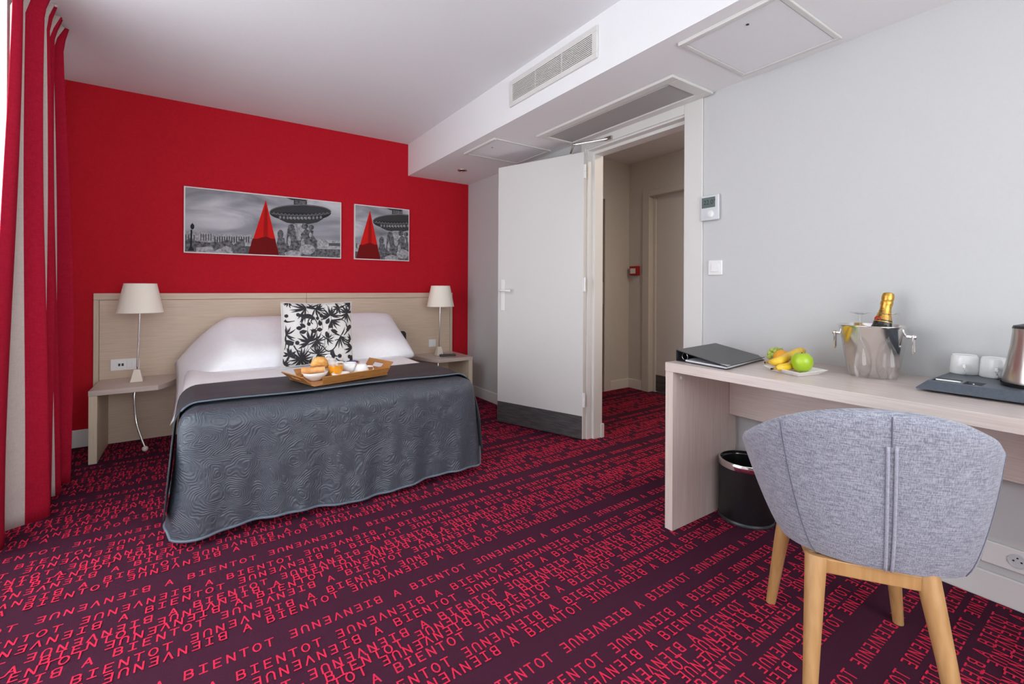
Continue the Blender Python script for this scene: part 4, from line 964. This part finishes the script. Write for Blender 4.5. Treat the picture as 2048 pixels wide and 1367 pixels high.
def mug(label, u, v, ha):
    c_ = pix(u, v, 'z', tz1); d = Vector((c_.x, c_.y, 0)).normalized(); c_ = Vector((c_.x, c_.y, tz1+.0005))+d*.038
    c_.x = min(c_.x, XR-.05)
    g = thing('coffee_cup', label, 'cup', c_, group='upturned cups on the slate tray')
    B().lathe([(.0385, 0), (.0405, .002), (.036, .058), (.0325, .066), (.030, .064), (.001, .064)], c_, 40, caps=False).build('body', CERAMIC, g, smooth=50)
    hd_ = Vector((cos(ha), sin(ha), 0))
    q = [c_+hd_*.037+Vector((0, 0, .034)), c_+hd_*.056+Vector((0, 0, .034)), c_+hd_*.058+Vector((0, 0, .028)), c_+hd_*.058+Vector((0, 0, .012)), c_+hd_*.054+Vector((0, 0, .005)), c_+hd_*.040+Vector((0, 0, .005))]
    B().tube(q, .0045, 8).build('handle', CERAMIC, g, smooth=True)
mug('upturned white cup nearer the ice bucket', 1932, 748, radians(190)); mug('upturned white cup beside the kettle', 1991, 757, radians(192))
kx, ky = 2.106, .252
kt = thing('kettle', 'brushed steel kettle standing on the slate grey tray', 'kettle', (kx, ky, tz1))
B().lathe([(.001, .001), (.076, .001), (.078, .010)], (kx, ky, tz1), 40, caps=False).build('base', DARKP, kt, smooth=40)
B().lathe([(.074, .0105), (.075, .02), (.066, .07), (.057, .12), (.052, .165), (.052, .178)], (kx, ky, tz1), 44, caps=False).build('body', STEEL, kt, smooth=True)
B().lathe([(.053, .178), (.050, .186), (.02, .194), (.001, .195)], (kx, ky, tz1), 36, caps=False).build('lid', DARKP, kt, smooth=40)
B().tube(catmull([(kx+.052, ky-.01, tz1+.17), (kx+.10, ky-.03, tz1+.165), (kx+.108, ky-.03, tz1+.09), (kx+.07, ky-.02, tz1+.05)], 6), .010, 10).build('handle', DARKP, kt, smooth=True)
B().tube([(kx-.01, ky-.045, tz1+.15), (kx-.012, ky-.072, tz1+.172)], [.018, .010], 12).build('spout', STEEL, kt, smooth=True)
g = thing('sugar_sachet', 'white paper sachet lying in the slate tray pocket', 'sachet', (2.027, .436, tz1))
B().at(frame_M((2.027, .436, tz1-.004), (-.25, 1, .0), (.15, 0, 1))).box(-.030, .030, -.022, .022, 0, .005).build('packet', mat('sachet_paper', (.78, .79, .76), .7), g, bevel=.002)
B().at(frame_M((2.027, .436, tz1-.004), (-.25, 1, .0), (.15, 0, 1))).box(-.026, -.004, -.014, .014, .0052, .0056).build('green_print', mat('sachet_green', (.45, .60, .45), .7), g)
g = thing('teaspoon', 'small steel teaspoon in the middle tray pocket', 'spoon', (2.027, .374, tz1))
B().tube([(2.04, .376, tz1-.008), (2.02, .374, tz1-.004), (1.995, .370, tz1+.002)], [.002, .002, .0025], 8).ball((2.044, .377, tz1-.010), .011, 12, (1, 1.3, .3)).build('spoon', CHROME, g, smooth=True)

# ------------------------------------------------------------------ wall devices
th = thing('thermostat', 'white wall thermostat with a small screen by the doorway', 'thermostat', (XR, 1.445, 1.45))
ya, yb_, za, zb2 = 1.392, 1.500, 1.452, 1.588
B().box(XR-.024, XR-.0125, ya, yb_, za, zb2).build('case', PLASTIC2, th, bevel=.005, seg=3)
B().box(XR-.012, XR-.0005, ya+.01, 1.488, za+.01, zb2-.01).build('back_plate', PLASTIC, th)
sc = B().box(XR-.0252, XR-.0243, ya+.020, yb_-.010, 1.520, 1.576).build('screen', LCD, th)
b = B().at(frame_M((XR-.024, ya+.046, 1.4845), (0, -1, 0), (-1, 0, 0))); b.lathe([(.019, 0), (.019, .004), (.016, .006), (.001, .006)], n=28, caps=False); b.build('dial', PLASTIC, th, smooth=40)
cu_ = bpy.data.curves.new('digits', 'FONT'); cu_.body = '22.0°'; cu_.size = .034; to = bpy.data.objects.new('digits', cu_); COL.objects.link(to)
tm = bpy.data.meshes.new_from_object(to.evaluated_get(bpy.context.evaluated_depsgraph_get())); bpy.data.objects.remove(to)
B().add([(XR-.0256, yb_-.020-v_.co.x, 1.538+v_.co.y) for v_ in tm.vertices], [tuple(p_.vertices) for p_ in tm.polygons]).build('digits', INK, sc)
sw = thing('light_switch', 'single white light switch on the wall under the thermostat', 'switch', (XR, 1.42, 1.157))
B().box(XR-.010, XR-.0005, 1.380, 1.461, 1.156, 1.236).build('face_plate', PLASTIC, sw, bevel=.004, seg=3)
B().at(frame_M((XR-.0104, 1.4205, 1.196), (0, 1, 0), (-1, 0, .06))).box(-.021, .021, -.023, .023, 0, .004).build('rocker', PLASTIC, sw, bevel=.0015)
so = thing('wall_socket_plate', 'white triple socket plate low on the wall under the desk', 'socket', (XR, .30, .125))
B().box(XR-.012, XR-.0005, .148, .404, .128, .206).build('face_plate', PLASTIC, so, bevel=.004, seg=3)
for yc in (.315, .244, .173):
    b = B().at(frame_M((XR-.0122, yc, .167), (0, -1, 0), (-1, 0, 0))); b.lathe([(.024, 0), (.024, .0022), (.0195, .0022), (.0185, .0006), (.001, .0006)], n=28, caps=False)
    s_ = b.build('socket', PLASTIC2, so, smooth=40)
    for a, c, r in ((-.0095, .0, .0028), (.0095, 0, .0028), (0, .011, .0026)):
        b = B().at(frame_M((XR-.0124, yc, .167), (0, -1, 0), (-1, 0, 0))); b.lathe([(r, .0004), (r, .0012), (.0003, .0012)], (a, c, 0), 10, caps=False); b.build('pin_hole', DARKP, s_)
for yc in (.2795, .2085): B().box(XR-.0128, XR-.0121, yc-.0008, yc+.0008, .133, .201).build('divider', PLASTIC2, so)

# ------------------------------------------------------------------ waste bin
nb = pix(1492, 1057, 'z', 0); d = Vector((nb.x, nb.y, 0)).normalized(); bn = Vector((nb.x, nb.y, 0))+d*.122
bi = thing('waste_bin', 'round black waste bin with a chrome rim under the desk', 'bin', bn)
BLKM = noisy('black_enamel', (.010, .010, .011), (.014, .014, .015), (200, 200, 200), .3)
B().lathe([(.001, .004), (.119, .004), (.119, .255), (.113, .255), (.113, .02), (.001, .016)], bn, 48, caps=False).build('body', BLKM, bi, smooth=40)
B().lathe([(.120, .248), (.1215, .252), (.1215, .274), (.119, .278), (.113, .277), (.112, .25)], bn, 48, caps=False).build('rim', CHROME, bi, smooth=50)
B().lathe([(.108, .256), (.110, .262), (.106, .262), (.104, .05)], bn, 48, caps=False).build('inner_liner', BLKM, bi, smooth=40)
B().lathe([(.120, .0008), (.124, .003), (.124, .010), (.120, .016), (.118, .016)], bn, 48, caps=False).build('base_ring', mat('dark_rubber', (.03, .033, .037), .35), bi, smooth=40)

# ------------------------------------------------------------------ tub chair
CA = radians(34); co = (1.58, .55, 0)
ch = thing('tub_chair', 'grey upholstered tub chair with beech legs drawn up to the desk', 'chair', co, CA)
KM = MAT_OF[ch]
def rim_h(th): return .790-.25*(abs(th)/radians(118))**1.65
def shell_pt(a, t, inset=0.0):
    """a -1..1 around the shell (0 = middle of the back), t 0..1 bottom to rim"""
    tm_ = lerp(radians(66), radians(108), t**.75); th_ = a*tm_
    ax = lerp(.205, .290, t**.8)-inset; by = lerp(.225, .290, t**.72)-inset
    n = 2.6; c, s = cos(th_), sin(th_)
    x = -ax*math.copysign(abs(c)**(2/n), c); y = by*math.copysign(abs(s)**(2/n), s)
    z = lerp(.380, rim_h(th_), t)
    return Vector((x, y-.004-.020*(1-t), z))
NA, NT_ = 49, 14
def shell(u, v):
    a = 1-2*u
    # v runs: outer bottom -> rim -> inner bottom
    if v <= .5: t = v*2; return shell_pt(a, t*.985)
    t = (1-v)*2; p_ = shell_pt(a*.985, t*.985, .05); return p_
def shellfn(u, v):
    n = v
    if n < .44: t = n/.44; return shell_pt(1-2*u, t*.955)
    if n > .56:
        t = (1-n)/.44; return shell_pt((1-2*u)*.97, t*.955, .052)
    q = (n-.44)/.12*pi; ins = .026*(1-cos(q)); lift = sin(q)
    p_ = shell_pt((1-2*u)*lerp(1, .97, (n-.44)/.12), .955, ins); p_.z += .022*lift; return p_
b = B().at(KM); b.grid(shellfn, NA, 33)
# close the arm fronts and the underside
for side in (0, 1):
    L_ = [shellfn(side, j/32) for j in range(33)]
    vs = []; fs = []
    for j in range(17): vs += [L_[j], L_[32-j]]
    b.add(vs, [(2*j, 2*j+1, 2*j+3, 2*j+2) for j in range(16)])
L0 = [shellfn(i/(NA-1), 0) for i in range(NA)]; L1 = [shellfn(i/(NA-1), 1) for i in range(NA)]
b.add(L0+L1, [(i, i+1, NA+i+1, NA+i) for i in range(NA-1)])
b.build('shell', CHAIRF, ch, smooth=60)
# seat: base pan and cushion
def seat_outline(s, n=40):
    return [(.02+.235*s*math.copysign(abs(cos(2*pi*i/n))**.6, cos(2*pi*i/n)), .225*s*math.copysign(abs(sin(2*pi*i/n))**.6, sin(2*pi*i/n))) for i in range(n)]
B().at(KM).prism(seat_outline(.86), .385, .42).build('seat_base', CHAIRF, ch, bevel=.008)
B().at(KM).prism(seat_outline(.93), .421, .475).build('seat', CHAIRF, ch, bevel=.018, seg=4)
# piping on the back and side seams
def seam(a, t0, t1, off, r, nm, m, a1=None):
    pts = []
    for i in range(25):
        t = lerp(t0, t1, i/24); p_ = shell_pt(a if a1 is None else lerp(a, a1, t), t*.955); c_ = Vector((p_.x, p_.y, 0)).normalized(); pts.append(p_+c_*off)
    B().at(KM).tube(pts, r, 8).build(nm, m, ch, smooth=True)
for a in (-.0085, .0085): seam(a, .0, .84, .002, .0036, 'back_piping', CHAIRF2, a*.6)
seam(0, .84, 1.03, .0005, .0016, 'back_seam', mat('seam_thread', (.13, .14, .18), .9))
for a, a1 in ((-.66, -.62), (.54, .42)): seam(a, .0, 1.03, .0002, .0014, 'side_seam', bpy.data.materials['seam_thread'], a1)
FEET = [((.190, .178), (.135, .135)), ((.233, -.192), (.165, -.14)), ((-.285, .160), (-.185, .125)), ((-.275, -.150), (-.175, -.112))]
for (fx, fy), (tx, ty) in FEET:
    B().at(KM).tube([(fx, fy, .0), (lerp(fx, tx, .5), lerp(fy, ty, .5), .20), (tx, ty, .378)], [.0145, .020, .0255], 18).build('leg', BEECH, ch, smooth=40)
B().at(KM).box(-.195, -.172, -.105, .118, .338, .376).build('back_rail', BEECH, ch, bevel=.003)
B().at(KM).box(.135, .158, -.13, .13, .338, .376).build('front_rail', BEECH, ch, bevel=.003)
for y in (.118, -.128): B().at(KM).box(-.165, .13, y, y+.020, .338, .376).build('side_rail', BEECH, ch, bevel=.003)
